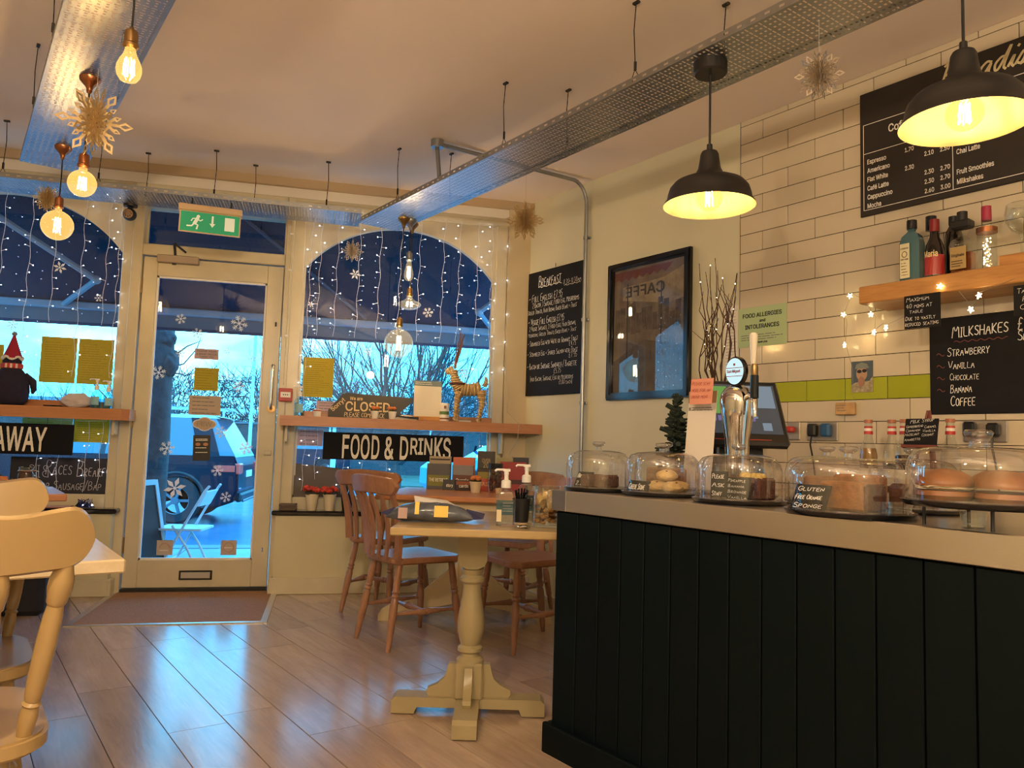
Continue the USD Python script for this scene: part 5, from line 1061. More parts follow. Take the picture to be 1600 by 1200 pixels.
wee_pot('tiny white pot of orange flowers in front of the closed sign, left one', (.288, 5.255, ZQ), ORF); wee_pot('tiny white pot of orange flowers in front of the closed sign, right one', (.405, 5.255, ZQ), ORF)
cd_ = thing('candle_cup', 'small white candle tub beside the hand gel on the right shelf', 'candle', (-.088, 5.27, ZQ)); part('tub', lathe([(0, 0), (.024, 0), (.026, .048), (.024, .048), (.022, .04), (0, .04)], 22), WHITEP, cd_); part('label_band', lathe([(.0268, .036), (.0272, .038), (.0272, .042), (.0268, .044)], 22), mat('red_band', (.40, .08, .04), .6), cd_)
gl = thing('folded_napkin', 'white folded cloth with black strap lying on the right window shelf', 'cloth', (.495, 5.27, ZQ), -8); part('cloth', hull([(-.09, -.03, 0), (.08, -.03, 0), (-.09, .03, 0), (.08, .03, 0), (-.02, 0, .034), (.05, 0, .026)]), PAPERW, gl); part('strap', hull([(-.11, -.035, .022), (.06, -.035, .006), (.09, -.035, .004), (.09, -.02, .022), (-.11, -.025, .027)]), BLACK, gl)
qr = thing('card_stand', 'cream card in a wooden block stand on the right window shelf', 'card stand', (.64, 5.265, ZQ), 3)
part('wooden_block', bb(-.095, .10, -.022, .022, 0, .028, .003), mat('orange_block', (.52, .24, .06), .5, var=.2, vs=20), qr); part('card', rot(bb(-.092, .098, -.002, .002, .02, .275), (1, 0, 0), -4, (0, 0, .02)), PAPERW, qr)
part('header_band', rot(bb(-.092, .098, -.003, -.002, .238, .275), (1, 0, 0), -4, (0, 0, .02)), mat('blue_grey_print', (.16, .22, .24), .6), qr); part('small_print', [rot(m, (1, 0, 0), -4, (0, 0, .02)) for m in lines_(-.085, .04, (.262, .250), .004, -.003, 3) + lines_(-.07, .08, (.052, .066), .005, -.002, 4)], INKW, qr, smooth=False)
can = thing('drinks_can', 'tall white tin with green band beside the card stand', 'tin', (.758, 5.255, ZQ)); part('tin_body', lathe([(0, 0), (.030, 0), (.033, .004), (.033, .118), (.029, .124), (0, .124)], 26), WHITEP, can); part('green_band', lathe([(.0333, .045), (.0337, .046), (.0337, .066), (.0333, .067)], 26), mat('leaf_band', (.10, .20, .06), .5), can)
part('label_print', [lathe([(.0333, .012), (.0337, .013), (.0337, .022), (.0333, .023)], 26), bb(-.008, .008, -.0345, -.0335, .085, .105)], mat('tin_print', (.25, .12, .08), .5), can)
wcr = thing('wicker_block', 'small white box lying behind the reindeer on the right shelf', 'box', (.905, 5.33, ZQ), 4); part('box_body', bb(-.05, .05, -.02, .02, 0, .018, .002), PAPERW, wcr); part('lid_edge', bb(-.052, .052, -.022, .022, .014, .019), INKG, wcr)
# wicker reindeer
de = thing('wicker_reindeer', 'golden wicker reindeer with twig antlers standing on the right window shelf', 'reindeer ornament', (.895, 5.26, ZQ), 0)
WICK = mat('wicker_straw', (.50, .33, .15), .75, var=.45, vs=40)
sk = {'hip': (.105, 0, .235), 'sh': (-.035, 0, .225), 'nb': (-.06, 0, .26), 'hd': (-.085, 0, .355), 'mz': (-.135, 0, .335)}
limbs = [([sk['hip'], (.03, 0, .222), sk['sh']], [.052, .044, .050]), ([sk['sh'], sk['nb'], (-.075, 0, .31), sk['hd']], [.046, .040, .028, .026]), ([sk['hd'], (-.11, 0, .350), sk['mz']], [.028, .024, .013]),
         ([(.118, .022, .22), (.128, .026, .13), (.118, .028, .07), (.112, .028, 0)], [.036, .020, .014, .013]), ([(.112, -.022, .22), (.120, -.026, .13), (.108, -.028, .07), (.092, -.028, 0)], [.036, .020, .014, .013]),
         ([(-.04, .022, .21), (-.045, .026, .11), (-.043, .027, 0)], [.028, .016, .012]), ([(-.045, -.022, .21), (-.062, -.026, .11), (-.066, -.027, 0)], [.028, .016, .012]), ([(.135, 0, .255), (.150, 0, .285), (.146, 0, .318)], [.014, .012, .007])]
def densify(P, R, n=10):
    P = np.array(P); R = np.array(R); t = np.linspace(0, len(P)-1, n*(len(P)-1)+1); return np.stack([np.interp(t, range(len(P)), P[:, k]) for k in range(3)], 1), np.interp(t, range(len(P)), R)
core, wraps = [], []
for P, R in limbs:
    p, r = densify(P, R); core.append(tube(p, r*.9, 10)); tt = np.linspace(0, 1, 26*len(P)); t_ = np.gradient(p, axis=0); t_ /= np.linalg.norm(t_, axis=1, keepdims=True)
    side = np.cross(t_, [0, 1, 0]); side /= np.linalg.norm(side, axis=1, keepdims=True); up_ = np.cross(side, t_)
    i = np.linspace(0, len(p)-1, 34*len(P)); f = lambda A: np.stack([np.interp(i, range(len(p)), A[:, k]) for k in range(3)], 1); rr_ = np.interp(i, range(len(p)), r)[:, None]; ang = (i*1.9)[:, None]
    wraps.append(tube(f(p) + rr_*(np.cos(ang)*f(side) + np.sin(ang)*f(up_)), .0042, 5))
part('body', core, WICK, de, smooth=True); part('straw_binding', wraps, mat('pale_straw', (.62, .46, .24), .7), de, smooth=True)
for k in (-1, 1): part('ear', hull([(-.075, k*.02, .372), (-.065, k*.02, .372), (-.07, k*.05, .385), (-.07, k*.045, .365)]), WICK, de)
rr = random.Random(6)
part('antler', [tube([(-.075, .01*k2, .375), (-.062+.01*rr.uniform(-1, 1), .012*k2, .44), (-.05+rr.uniform(-.03, .03), .02*k2, .53), (-.04+rr.uniform(-.045, .045), .03*k2, .625+rr.uniform(-.03, .03))], [.005, .004, .003, .0015], 5) for k2 in (-1, 1, -.6, .6, -.2, .3, .9, -.9)], mat('reindeer_twig', (.20, .09, .06), .8), de)
part('scarf', tube([(-.052+.050*math.cos(a), .048*math.sin(a), .262) for a in np.linspace(0, 2*PI, 21)], .009, 6, False), mat('brown_ribbon', (.10, .04, .03), .8), de)

# ------------------------------------------------------------------ hanging signs, blackboards, papers on the glass
def banner(label, x0, x1, z0, z1, y, text, tx, tw, th, rz=0):
    t = thing('hanging_sign', label, 'sign', (x0, y, z0)); w, h = x1-x0, z1-z0
    part('board', bb(0, w, -.006, 0, 0, h, .002), mat('sign_black_%d' % len(_used), (.005, .005, .009), .7, spec=.2), t)
    part('lettering', [txt(s, hh, x, z, -.0065, True, w=ww) for s, x, ww, z, hh in text], INKW, t, smooth=False)
    part('hanging_string', [tube([(w*f, -.003, h-.004), (w*f, -.003, 1.094-z0)], .0012, 4) for f in (.11, .86)], CORD, t); return t
banner('black food and drinks sign hanging under the right window shelf', -.040, .905, .882, 1.062, 5.29, [('F', .125, .045, .012, .150), ('OO', .180, .125, .012, .150), ('D', .318, .052, .012, .150), ('&', .405, .062, .012, .145), ('D', .508, .056, .012, .150), ('RIN', .578, .150, .048, .108), ('KS', .742, .115, .012, .150)], 0, 0, 0)
banner('black take away sign hanging under the left window shelf', -2.62, -1.535, .866, 1.053, 5.26, [('TAKEAWAY', .405, .53, .022, .140)], 0, 0, 0)
b = thing('window_blackboard', 'blackboard with chalk writing standing at the bottom of the left window', 'blackboard', (-1.94, 5.455, .620))
part('board', bb(0, .562, -.006, 0, 0, .225, .002), mat('navy_board', (.010, .011, .024), .5), b)
part('lettering', [chalk('Races', .092, .205, .118, -.0065, width=.155, stroke=.05, small=.62), chalk('Breakf', .10, .385, .110, -.0065, width=.17, stroke=.045, small=.5), chalk('or Sausage/Bap', .055, .185, .022, -.0065, width=.35, stroke=.07), chalk('bis', .10, .10, .10, -.0065, width=.12, stroke=.04, flip=True)], mat('dim_chalk', (.42, .42, .48), .9), b, smooth=False)
b = thing('brown_board', 'plain brown board leaning in the lower left of the right window', 'board', (-.222, 5.462, .620), rx=-2)
part('board', prism(sg.Polygon([(0, 0), (0, .225), (.36, .19), (.36, 0)]), .006, 0), mat('brown_board', (.085, .062, .050), .5), b); part('lettering', chalk('2.', .06, .29, .10, -.0065, stroke=.05), mat('faint_chalk', (.22, .17, .14), .9), b, smooth=False)
def paper(label, x0, z0, w, h, m, y=YG-.0006, rows=12, cat='poster', ink=INKG, rot_=0, extra=None, head=None):
    t = thing('paper_notice', label, cat, (x0, y, z0), 0, ry=rot_)
    part('sheet', bb(0, w, -.0006, 0, 0, h), m, t)
    if rows: part('small_print', lines_(w*.1, w*.9, np.linspace(h*.1, h*.88, rows), h/rows*.22, -.0006, int(abs(x0)*100), .45), ink, t, smooth=False)
    if extra: part('lettering', extra, ink, t, smooth=False)
    return t
YP = mat('yellow_print', (.40, .29, .035), .8)
paper('yellow poster on the left window glass, nearer the penguin', -1.826, 1.322, .207, .293, PAPERY, rows=16, ink=YP); paper('yellow poster on the left window glass, nearer the door frame', -1.607, 1.322, .207, .292, PAPERY, rows=16, ink=YP)
paper('yellow poster at the left edge of the photo behind the penguin', -2.245, 1.218, .207, .330, PAPERY, rows=14, ink=YP); paper('yellow poster below the left shelf beside the take away sign', -1.606, .946, .213, .146, PAPERY, rows=9, ink=YP)
paper('pale yellow strip of paper above the take away sign', -1.90, 1.035, .29, .060, thin('pale_yellow', (.55, .50, .20), .4), rows=3, ink=YP)
paper('yellow poster on the right window glass beside the post', -.200, 1.300, .206, .274, PAPERY, rows=16, ink=YP)
paper('pale pink printed sheet low on the right window glass', -.10, 1.175, .20, .10, PAPERP, rows=5); paper('pale printed sheet under the shelf at the left of the right window', -.215, .965, .17, .11, PAPERP, rows=4)
YD = YF+.0272
paper('small pink printed notice at the top of the door glass', -.900, 1.520, .150, .069, PAPERP, YD, 0, extra=[txt(s, .012, .075, z, -.0007, True, align='c', w=w) for s, z, w in (('PLEASE WEAR', .048, .12), ('A MASK INSIDE', .028, .13), ('THANK YOU', .010, .09))])
paper('square yellow notice on the door glass', -.893, 1.311, .151, .151, PAPERY, YD, 8, ink=YP); paper('beige printed certificate on the door glass', -.915, 1.148, .198, .128, PAPERB, YD, 5)
cl2 = thing('wifi_sticker', 'beige cloud-shaped sticker with reversed lettering on the door glass', 'sticker', (-.811, YD, 1.088))
cp_ = el(-.035, 0, .040, .030).union(el(.035, 0, .040, .030)).union(el(0, .012, .045, .036)).union(el(0, -.012, .045, .034)); part('rim', prism(cp_, .0006, 0), STICKW, cl2); part('face', prism(cp_.buffer(-.006), .0008, -.0004), PAPERB, cl2); part('lettering', txt('WiFi', .030, 0, -.014, -.0014, True, align='c', w=.095, flip=True), mat('grey_letters', (.34, .30, .26), .6), cl2, smooth=False)
bp = thing('menu_flyer', 'narrow black flyer with food pictures on the door glass', 'flyer', (-.871, YD, .845), ry=-1.5); part('sheet', bb(0, .107, -.0006, 0, 0, .168), BLACK, bp)
part('food_picture', [prism(el(.030, .108, .016, .011), .0006, -.0006), prism(el(.078, .108, .016, .011), .0006, -.0006)], mat('flyer_food', (.42, .20, .10), .6), bp); part('small_print', lines_(.015, .092, (.142, .133, .085, .055), .005, -.0008, 3, .1), INKW, bp, smooth=False)
for i, (x, lab) in enumerate(((-1.055, 'square white sticker with arch emblem low on the door glass, left one'), (-.662, 'square white sticker with round emblem low on the door glass, right one'))):
    s_ = thing('square_sticker', lab, 'sticker', (x, YD, .232)); part('sheet', bb(0, .098, -.0006, 0, 0, .096, .0), PAPERB, s_)
    part('emblem', prism((el(.049, .05, .034, .034).difference(el(.049, .05, .027, .027))) if i else el(.049, .046, .034, .034).intersection(sg.box(0, .046, .1, .1)).difference(el(.049, .046, .026, .026)), .0006, -.0008), mat('emblem_tan_%d' % i, (.46, .32, .24), .6), s_); part('small_print', lines_(.02, .08, (.03,) if not i else (.048,), .006, -.0008, 7), INKW, s_, smooth=False)

# flat snowflake stickers on the glass
def flat_flake(R, style):
    if style == 0:
        a = sg.LineString([(0, 0), (R, 0)]).buffer(R*.05, cap_style=2)
        for d in (.45, .68): a = a.union(sg.LineString([(R*(d+.2), R*.24), (R*d, 0), (R*(d+.2), -R*.24)]).buffer(R*.045, cap_style=2))
    else: a = sg.Polygon([(R*.1, 0), (R*.55, R*.20), (R, 0), (R*.55, -R*.20)])
    p = a
    for k in range(1, 6): p = p.union(affinity.rotate(a, 60*k, origin=(0, 0)))
    return p.union(sg.Point(0, 0).buffer(R*.14, 3))
STK = [('door', x, YD, z, r, s) for x, z, r, s in ((-.892, 1.691, .036, 0), (-.631, 1.774, .055, 0), (-.988, 1.551, .030, 0), (-.694, 1.586, .024, 0), (-.535, 1.542, .024, 0), (-.676, 1.413, .026, 0), (-1.114, 1.416, .046, 0), (-.611, 1.346, .04, 0), (-1.032, .923, .048, 0), (-.969, .664, .072, 1), (-.713, .784, .040, 0), (-.651, .611, .036, 0), (-.704, 1.04, .042, 0), (-.543, .938, .045, 0), (-1.00, 1.78, .035, 0))]
STK += [('left', x, YG-.0006, z, r, s) for x, z, r, s in ((-1.514, 1.888, .026, 0), (-2.002, 1.678, .034, 0), (-1.756, 2.071, .042, 1))] + [('right', x, YG-.0006, z, r, s) for x, z, r, s in ((.12, 2.179, .040, 1), (-.17, 1.943, .024, 1), (.644, 1.942, .038, 0), (.237, 1.637, .03, 0), (.919, 1.519, .036, 0))]
WHERE = {'door': 'door glass', 'left': 'left window', 'right': 'right window'}
NEAR = ['just under the awning edge, beside the tree trunk', 'large lacy one at the top right', 'on the tree trunk top', 'right of the pink notice', 'at the upper right edge near the handle', 'right of the yellow notice', 'large pale one on the trunk', 'above the fence at the right', 'white one on the car door', 'biggest white six-petal one over the car wheel', 'white one on the car flank', 'white one by the car bumper', 'on the car roof spoiler', 'over the car tail light', 'highest, at the top left', 'right of the awning arm near the post', 'beside the penguin hat under the awning', 'white petal one below the large globe bulb', 'white petal one under the paper star', 'small one near the left jamb', 'white lacy one right of the mushroom bulb', 'pale one among the branches', 'beside the reindeer neck']
for (w, x, y, z, r, s), nr in zip(STK, NEAR):
    t = thing('snowflake_sticker', 'snowflake sticker on the %s, %s' % (WHERE[w], nr), 'snowflake sticker', (x, y, z), 0, None, ry=random.uniform(-20, 20)); part('film', prism(flat_flake(r, s), .0006, 0), STICKW, t, smooth=False)

# ------------------------------------------------------------------ fairy light curtains
def curtain(label, xs, ztop, y, seed, x0, x1, zb):
    t = thing('light_curtain', label, 'string lights', (0, 0, 0)); rr = random.Random(seed); lamp = LED
    P = [(x, y, ztop + .006*math.sin(9*x)) for x in np.linspace(x0, x1, 40)]; part('header_wire', tube(P, .0016, 5), WIREW, t)
    for x, zt, ze in xs:
        n = int((zt-ze)/.035); pts = [(x + .006*math.sin(k*.9+x*9) - .010*(k/n), y + .003*math.sin(k*1.3), zt - (zt-ze)*k/n) for k in range(n+1)]
        wire = [tube(pts, .0016, 5)]; leds = []
        z = zt - rr.uniform(.03, .09); k = 0
        while z > ze+.02:
            i = min(range(len(pts)), key=lambda q: abs(pts[q][2]-z)); a = np.array(pts[i]); sd = rr.choice((-1, 1)); b = a + np.array([sd*rr.uniform(.014, .030), rr.uniform(-.02, .0), rr.uniform(-.012, .014)])
            wire.append(tube([a, b], .0019, 5)); leds.append(blob(b + np.array([sd*.004, 0, 0]), .0037, 0, 1, k)); z -= rr.uniform(.075, .115); k += 1
        s_ = part('strand', wire, WIREW, t); part('led', leds, lamp, s_)
    return t
xr = [(-.18, 2.62), (-.115, 2.62), (0, 2.62), (.148, 2.62), (.29, 2.62), (.432, 2.62), (.565, 2.62), (.735, 2.62), (.85, 2.62), (.985, 2.62), (1.085, 2.62)]
curtain('curtain of white fairy lights hanging over the right window', [(x, z, 1.72 if i not in (0, 10) else 1.22) for i, (x, z) in enumerate(xr)], 2.625, 5.392, 3, -.26, 1.17, 1.7)
curtain('curtain of white fairy lights hanging over the left window', [(x, 2.60, 1.70 if i % 2 else 1.36) for i, x in enumerate((-2.56, -2.40, -2.24, -2.06, -1.905, -1.76, -1.60, -1.455, -1.385))], 2.615, 5.392, 4, -2.8, -1.33, 1.7)
curtain('lower strands of white fairy lights under the left window shelf', [(-1.66, 1.08, .63), (-1.50, 1.08, .63), (-1.42, 1.08, .66), (-1.78, .90, .62)], 1.086, 5.43, 5, -2.6, -1.40, .6)
curtain('lower strands of white fairy lights under the right window shelf', [(-.16, 1.08, .66), (-.08, 1.08, .74), (.10, .90, .63), (.23, .90, .63), (.40, .90, .63), (.95, 1.08, .72), (1.05, 1.08, .75)], 1.086, 5.43, 6, -.2, 1.1, .6)
ld = thing('loose_light_wire', 'loose fairy light wire trailing down the wall pier to the right of the shelf', 'wire', (0, 0, 0)); part('wire', [tube([(1.19, 5.375, 2.6), (1.20, 5.37, 2.0), (1.185, 5.372, 1.6), (1.235, 5.37, 1.40), (1.225, 5.37, 1.25), (1.265, 5.16, 1.16), (1.26, 5.17, 1.05), (1.235, 5.30, .95), (1.25, 5.30, .80), (1.22, 5.30, .62)], .0017, 5)], WIREC, ld)
part('led', [blob(p, .0045, 0, 1, i) for i, p in enumerate(((1.19, 5.365, 2.45), (1.195, 5.365, 2.2), (1.20, 5.365, 1.95), (1.19, 5.365, 1.75), (1.185, 5.365, 1.55)))], LED, ld)
pw_ = thing('pull_cord', 'thin cable clipped down the post between the door and right window', 'cable', (0, 0, 0)); part('cable', tube([(-.318, 5.378, 2.62), (-.316, 5.376, 2.0), (-.318, 5.376, 1.37)], .004, 6), FRAMEP, pw_); part('cable_clip', [box(-.318, 5.376, z, .022, .012, .014, .002) for z in (2.15, 1.70, 2.4)], WHITEP, pw_)

# ------------------------------------------------------------------ door-side fittings
ex = thing('exit_sign', 'green running man fire exit sign box under the front cable tray', 'exit sign', (-.750, 4.775, 2.275), 7, rx=-8, scale=.92)
part('tray_bracket', [tube([(x, .02, .09), (x, .105, .14), (x, .105, .195)], .005, 6) for x in (-.12, .12)], '/World/Looks/black_metal', ex)
part('housing', [box(0, .01, .078, .385, .07, .042, .006), bb(-.185, .185, -.004, .004, -.088, .062, .002)], mat('exit_housing', (.62, .46, .30), .4), ex)
fa = part('sign_face', bb(-.176, .176, -.0055, -.004, -.080, .052), mat('exit_green', (.03, .30, .14), .25, emis=(.03, .36, .17), es=.22), ex)
man = [prism(el(-.072, .024, .0105, .0105), .0006, -.0056)] + [ribbon(q, w_, -.0062) for q, w_ in (([(-.076, .010), (-.092, -.026)], .021), ([(-.078, .006), (-.058, -.006), (-.046, .004)], .008), ([(-.080, .008), (-.104, .006), (-.112, -.010)], .008), ([(-.090, -.026), (-.072, -.036), (-.078, -.062)], .010), ([(-.094, -.026), (-.108, -.044), (-.136, -.046)], .010))]
part('pictogram', man + [prism(sg.Polygon([(.008, .036), (.020, .036), (.020, -.016), (.032, -.016), (.014, -.042), (-.004, -.016), (.008, -.016)]), .0006, -.0056), bb(.088, .148, -.0062, -.0055, -.055, .036)], mat('exit_white', (.66, .70, .58), .4, emis=(.6, .65, .5), es=.25), fa, smooth=False)
cc = thing('security_camera', 'small black dome security camera below the front tray by the door post', 'security camera', (-1.292, 5.19, 2.448))
part('mount', lathe([(0, 0), (.042, 0), (.040, -.014), (.014, -.02), (.013, -.036), (0, -.036)], 22), BLACKM, cc); part('camera_ball', blob((0, -.004, -.064), .040, 0, 3), BLACKM, cc, smooth=True); part('lens', lathe([(0, -.003), (.026, -.002), (.028, .004), (0, .006)], 24).apply_transform(trimesh.transformations.rotation_matrix(PI/2+.2, [1, 0, 0])).apply_translation((0, -.040, -.068)), mat('lens_ring', (.22, .13, .09), .3), cc)
part('ir_led', [blob((.018*math.cos(a), -.045, -.069+.018*math.sin(a)), .003, 0, 1) for a in np.arange(8)*PI/4], BLACKG, cc)
fp = thing('fire_call_point', 'red fire alarm call point on the post beside the door handle', 'fire alarm', (-.300, 5.385, 1.257)); part('case', bb(-.044, .044, -.035, 0, 0, .088, .004), mat('fire_red', (.42, .03, .025), .4), fp); part('glass_plate', bb(-.032, .032, -.037, -.035, .026, .062), WHITEP, fp); part('dots', [prism(el(-.013+.013*k, .044, .004, .004), .001, -.037) for k in range(3)], BLACK, fp)

# ------------------------------------------------------------------ things on the sills and the window table
ZSI = .5385
def bigpot(label, x, m, fl=True):
    t = thing('flower_pot', label, 'flower pot', (x, 5.355, ZSI)); part('pot', lathe([(0, 0), (.030, 0), (.042, .098), (.045, .10), (.045, .108), (.040, .108), (.038, .095), (0, .09)], 28), m, t)
    rr = random.Random(int(x*999)+50)
    if fl:
        part('leaf', [blob((rr.uniform(-.035, .035), rr.uniform(-.03, .03), .112), .018, .3, 1, i, (1, 1, .5)) for i in range(10)], mat('dark_leaf_%d' % len(_used), (.03, .035, .02), .7), t)
        for i in range(11): part('blossom', blob((rr.uniform(-.048, .048), rr.uniform(-.04, .03), .128+.024*rr.random()), .0165, .4, 2, i, (1, 1, .8), 3), RDF, t)
    else: part('leaf', [hull([(0, 0, .09), (.05*math.cos(a), .05*math.sin(a), .15), (.035*math.cos(a+.5), .035*math.sin(a+.5), .13), (.085*math.cos(a+.2), .075*math.sin(a+.2), .19)]) for a in np.arange(9)*.7], mat('black_leaf', (.012, .014, .012), .5), t)
bigpot('cream pot of coral red flowers on the right sill, nearer the door', -.095, mat('cream_pot', (.66, .58, .42), .4)); bigpot('cream pot of coral red flowers on the right sill, beside the black pot', .020, mat('cream_pot_b', (.66, .58, .42), .4)); bigpot('black plant pot on the right window sill behind the brown chair', .135, BLACK, False)
for i in range(4): solo('coaster', box(0, 0, 0, .105, .095, .010, .002), [mat('coaster_%d' % i, c, .6) for c in ((.11, .08, .06),)][0], ['top coaster', 'second coaster from the top', 'third coaster from the top', 'bottom coaster'][3-i] + ' of the small brown stack on the right sill', 'coaster', 'stacked coasters', loc=(-.245, 5.35, ZSI+.0055+.0106*i), rotz=7*(i % 3)-5)
bk_ = thing('book', 'thin red-brown booklet lying open on the left window sill', 'book', (-1.64, 5.35, ZSI), 6); part('cover', bb(-.10, .10, -.05, .05, 0, .006), mat('booklet_red', (.24, .07, .05), .6), bk_); part('pages', bb(-.095, .095, -.046, .046, .006, .010), PAPERP, bk_)
tn = thing('tinsel', 'small bunch of blue-black tinsel on the left window sill', 'tinsel', (-1.47, 5.34, ZSI)); part('strands', [tube([(rr.uniform(-.04, .04), rr.uniform(-.03, .03), .004), (rr.uniform(-.05, .05), rr.uniform(-.03, .03), .05*rr.random()+.008), (rr.uniform(-.06, .06), rr.uniform(-.03, .03), .005)], .0025, 4) for _ in range(40)], mat('blue_tinsel', (.03, .04, .12), .3, .5), tn, kind='stuff'); part('led', [blob((.0+.05*k, -.02, .02), .006, 0, 1) for k in range(2)], LED, tn)
Z2 = .7275
cb = math.cos(math.radians(-18)); sb = math.sin(math.radians(-18))
def t2p(x, y, z=Z2): return (T2O[0]+x*cb-y*sb, T2O[1]+x*sb+y*cb, z)
def carton(label, x, y, w, h, d, col, text=None, tc=INKW, rz=0, rx=0, band=None, name='board_game', cat='box', z=Z2):
    t = thing(name, label, cat, t2p(x, y, z), -18+rz, 'books and games standing on the window table', rx=rx)
    part('box_body', bb(-w/2, w/2, 0, d, 0, h, .001), mat('box_paint_%d' % len(_used), col, .5), t)
    if band: part('colour_band', bb(-w*.46, w*.46, -.001, 0, h*band[0], h*band[1]), mat('box_band_%d' % len(_used), band[2], .5), t)
    if text: part('lettering', [txt(s, hh*h, 0, zz*h, -.0012, True, w=ww*w, align='c') for s, zz, hh, ww in text], tc, t, smooth=False)
    return t
carton('grey guide book with yellow-green band standing at the left of the books', -.235, .285, .145, .155, .02, (.10, .10, .11), [('THE RETREAT', .30, .13, .8)], INKW, band=(.12, .55, (.22, .22, .04)), name='book', cat='book')
carton('grey and white book with brown band beside the grey guide book', -.085, .290, .130, .150, .02, (.24, .23, .24), [('Puzzle', .30, .16, .6)], INKW, band=(.10, .60, (.16, .06, .04)), name='book', cat='book')
carton('beige box with small black mark behind the grey guide book', -.235, .330, .135, .200, .03, (.42, .33, .22), None, band=(.88, .93, (.05, .04, .03)))
carton('coral red box behind the grey and white book', -.085, .332, .135, .198, .03, (.60, .16, .09))
carton('tall dark book marked 20 standing in the middle of the games', .055, .320, .105, .240, .03, (.045, .040, .035), [('OVER', .72, .09, .5), ('20', .58, .14, .32)], mat('dull_gold', (.38, .28, .16), .5), name='book', cat='book', band=(.15, .40, (.30, .25, .05)))
carton('dark game box with yellow and orange picture below the book marked 20', .075, .262, .135, .135, .03, (.05, .035, .02), [('CATCH A MONSTER', .22, .20, .9)], mat('game_orange', (.45, .18, .05), .5), band=(.45, .85, (.30, .25, .04)))
carton('green and cream box at the right of the books', .170, .318, .105, .205, .03, (.30, .27, .12), None, band=(.70, .82, (.07, .10, .04)))
carton('dark navy box behind the red box at the right', .265, .335, .105, .208, .03, (.03, .03, .045))
carton('red box lying flat against the navy box at the right end', .225, .290, .16, .180, .02, (.32, .03, .03), None, band=(.25, .40, (.06, .01, .01)))
carton('small red card box at the front marked quiz', .075, .230, .125, .075, .02, (.46, .07, .04), [('EXPLODING', .42, .30, .8)], mat('card_cream', (.70, .46, .28), .5))
carton('small black card box leaning left of the red quiz box', -.155, .235, .085, .062, .02, (.03, .028, .026), [('story', .30, .3, .5)], INKW, rx=-8)
carton('small black and red card box tilted at the front of the books', -.065, .220, .10, .062, .02, (.05, .03, .028), [('cards', .3, .3, .6)], INKW, rz=25, rx=-10, band=(.55, .9, (.32, .10, .05)))
p_ = wee_pot('small cream pot of orange flowers on the window table', t2p(.03, .04), ORF, mat('cream_pot_c', (.64, .52, .34), .5), 1.25)
j = thing('storage_jar', 'tall glass jar with black lid and dark contents on the window table', 'jar', t2p(.135, .125)); part('jar_body', lathe([(0, 0), (.044, 0), (.046, .006), (.046, .13), (.040, .14), (0, .14)], 28), GLASS, j, smooth=50); part('lid', cyl(0, 0, .140, .172, .043, 28), BLACKG, j); part('contents', [blob((.026*math.cos(i*2.3), .026*math.sin(i*2.3), .012+.011*i % .11), .015, .3, 1, i) for i in range(18)], CAKEB, j)
n_ = thing('tea_light', 'small pale tea light holder beside the dark jar on the window table', 'candle', t2p(.165, .055)); part('holder', lathe([(0, 0), (.017, 0), (.021, .03), (.019, .03), (.015, .01), (0, .01)], 20), mat('pale_holder', (.60, .44, .24), .5), n_); part('wick', cyl(0, 0, .01, .02, .0015, 5), BLACK, n_)
# ------------------------------------------------------------------ outside
PAVE = mat('wet_pavement', (.24, .25, .25), .30, var=.25, vs=3); ROADM = mat('wet_road', (.14, .15, .155), .25, var=.3, vs=2, bump=.2, bs=30)
pv = struct('pavement'); part('paving_bed', bb(-14, 14, 5.58, 8.05, -.4, -.045), ROADM, pv)
for i in range(-9, 12):
    for k in range(3): part('paving_slab', bb(i*.62-.002*0+.004, i*.62+.612, 5.60+k*.72, 5.60+k*.72+.712, -.09, -.035, .004), PAVE, pv, smooth=False)
for i in range(-6, 7): part('kerb_stone', bb(i*.95+.004, i*.95+.945, 7.78, 8.02, -.38, -.032, .012), mat('kerb_granite', (.13, .14, .15), .4) if i == -6 else '/World/Looks/kerb_granite', pv)
rd = struct('road'); part('tarmac', bb(-40, 40, 8.02, 24, -.5, -.36), ROADM, rd); part('far_ground', bb(-60, 60, 24, 90, -.5, -.30), mat('verge', (.10, .12, .07), .9, var=.4, vs=1), rd)
aw = thing('awning', 'dark blue shop awning with grey folding arms and valance outside the windows', 'awning', (0, 0, 0))
AWN = thin('awning_cloth', (.005, .026, .050), .07, .8); ARM = mat('awning_arm', (.22, .26, .30), .5, .1)
part('canopy_cloth', hull([(-3.4, 5.62, 2.86), (2.6, 5.62, 2.86), (-3.4, 6.80, 2.06), (2.6, 6.80, 2.06), (-3.4, 5.62, 2.868), (2.6, 5.62, 2.868), (-3.4, 6.8, 2.068), (2.6, 6.8, 2.068)]), AWN, aw)
part('front_bar', bb(-3.42, 2.62, 6.77, 6.83, 2.0, 2.06, .008), ARM, aw); part('valance', bb(-3.4, 2.6, 6.83, 6.835, 1.885, 2.02), mat('valance_cloth', (.10, .12, .14), .8), aw); part('valance_trim', bb(-3.4, 2.6, 6.828, 6.839, 1.877, 1.900), mat('valance_navy', (.02, .03, .07), .8), aw)
part('cassette', bb(-3.4, 2.6, 5.58, 5.72, 2.80, 2.95, .02), BLACKM, aw)
def bar(a, b, w_=.045, h_=.03):
    return tube([a, b], w_*.5, 6)
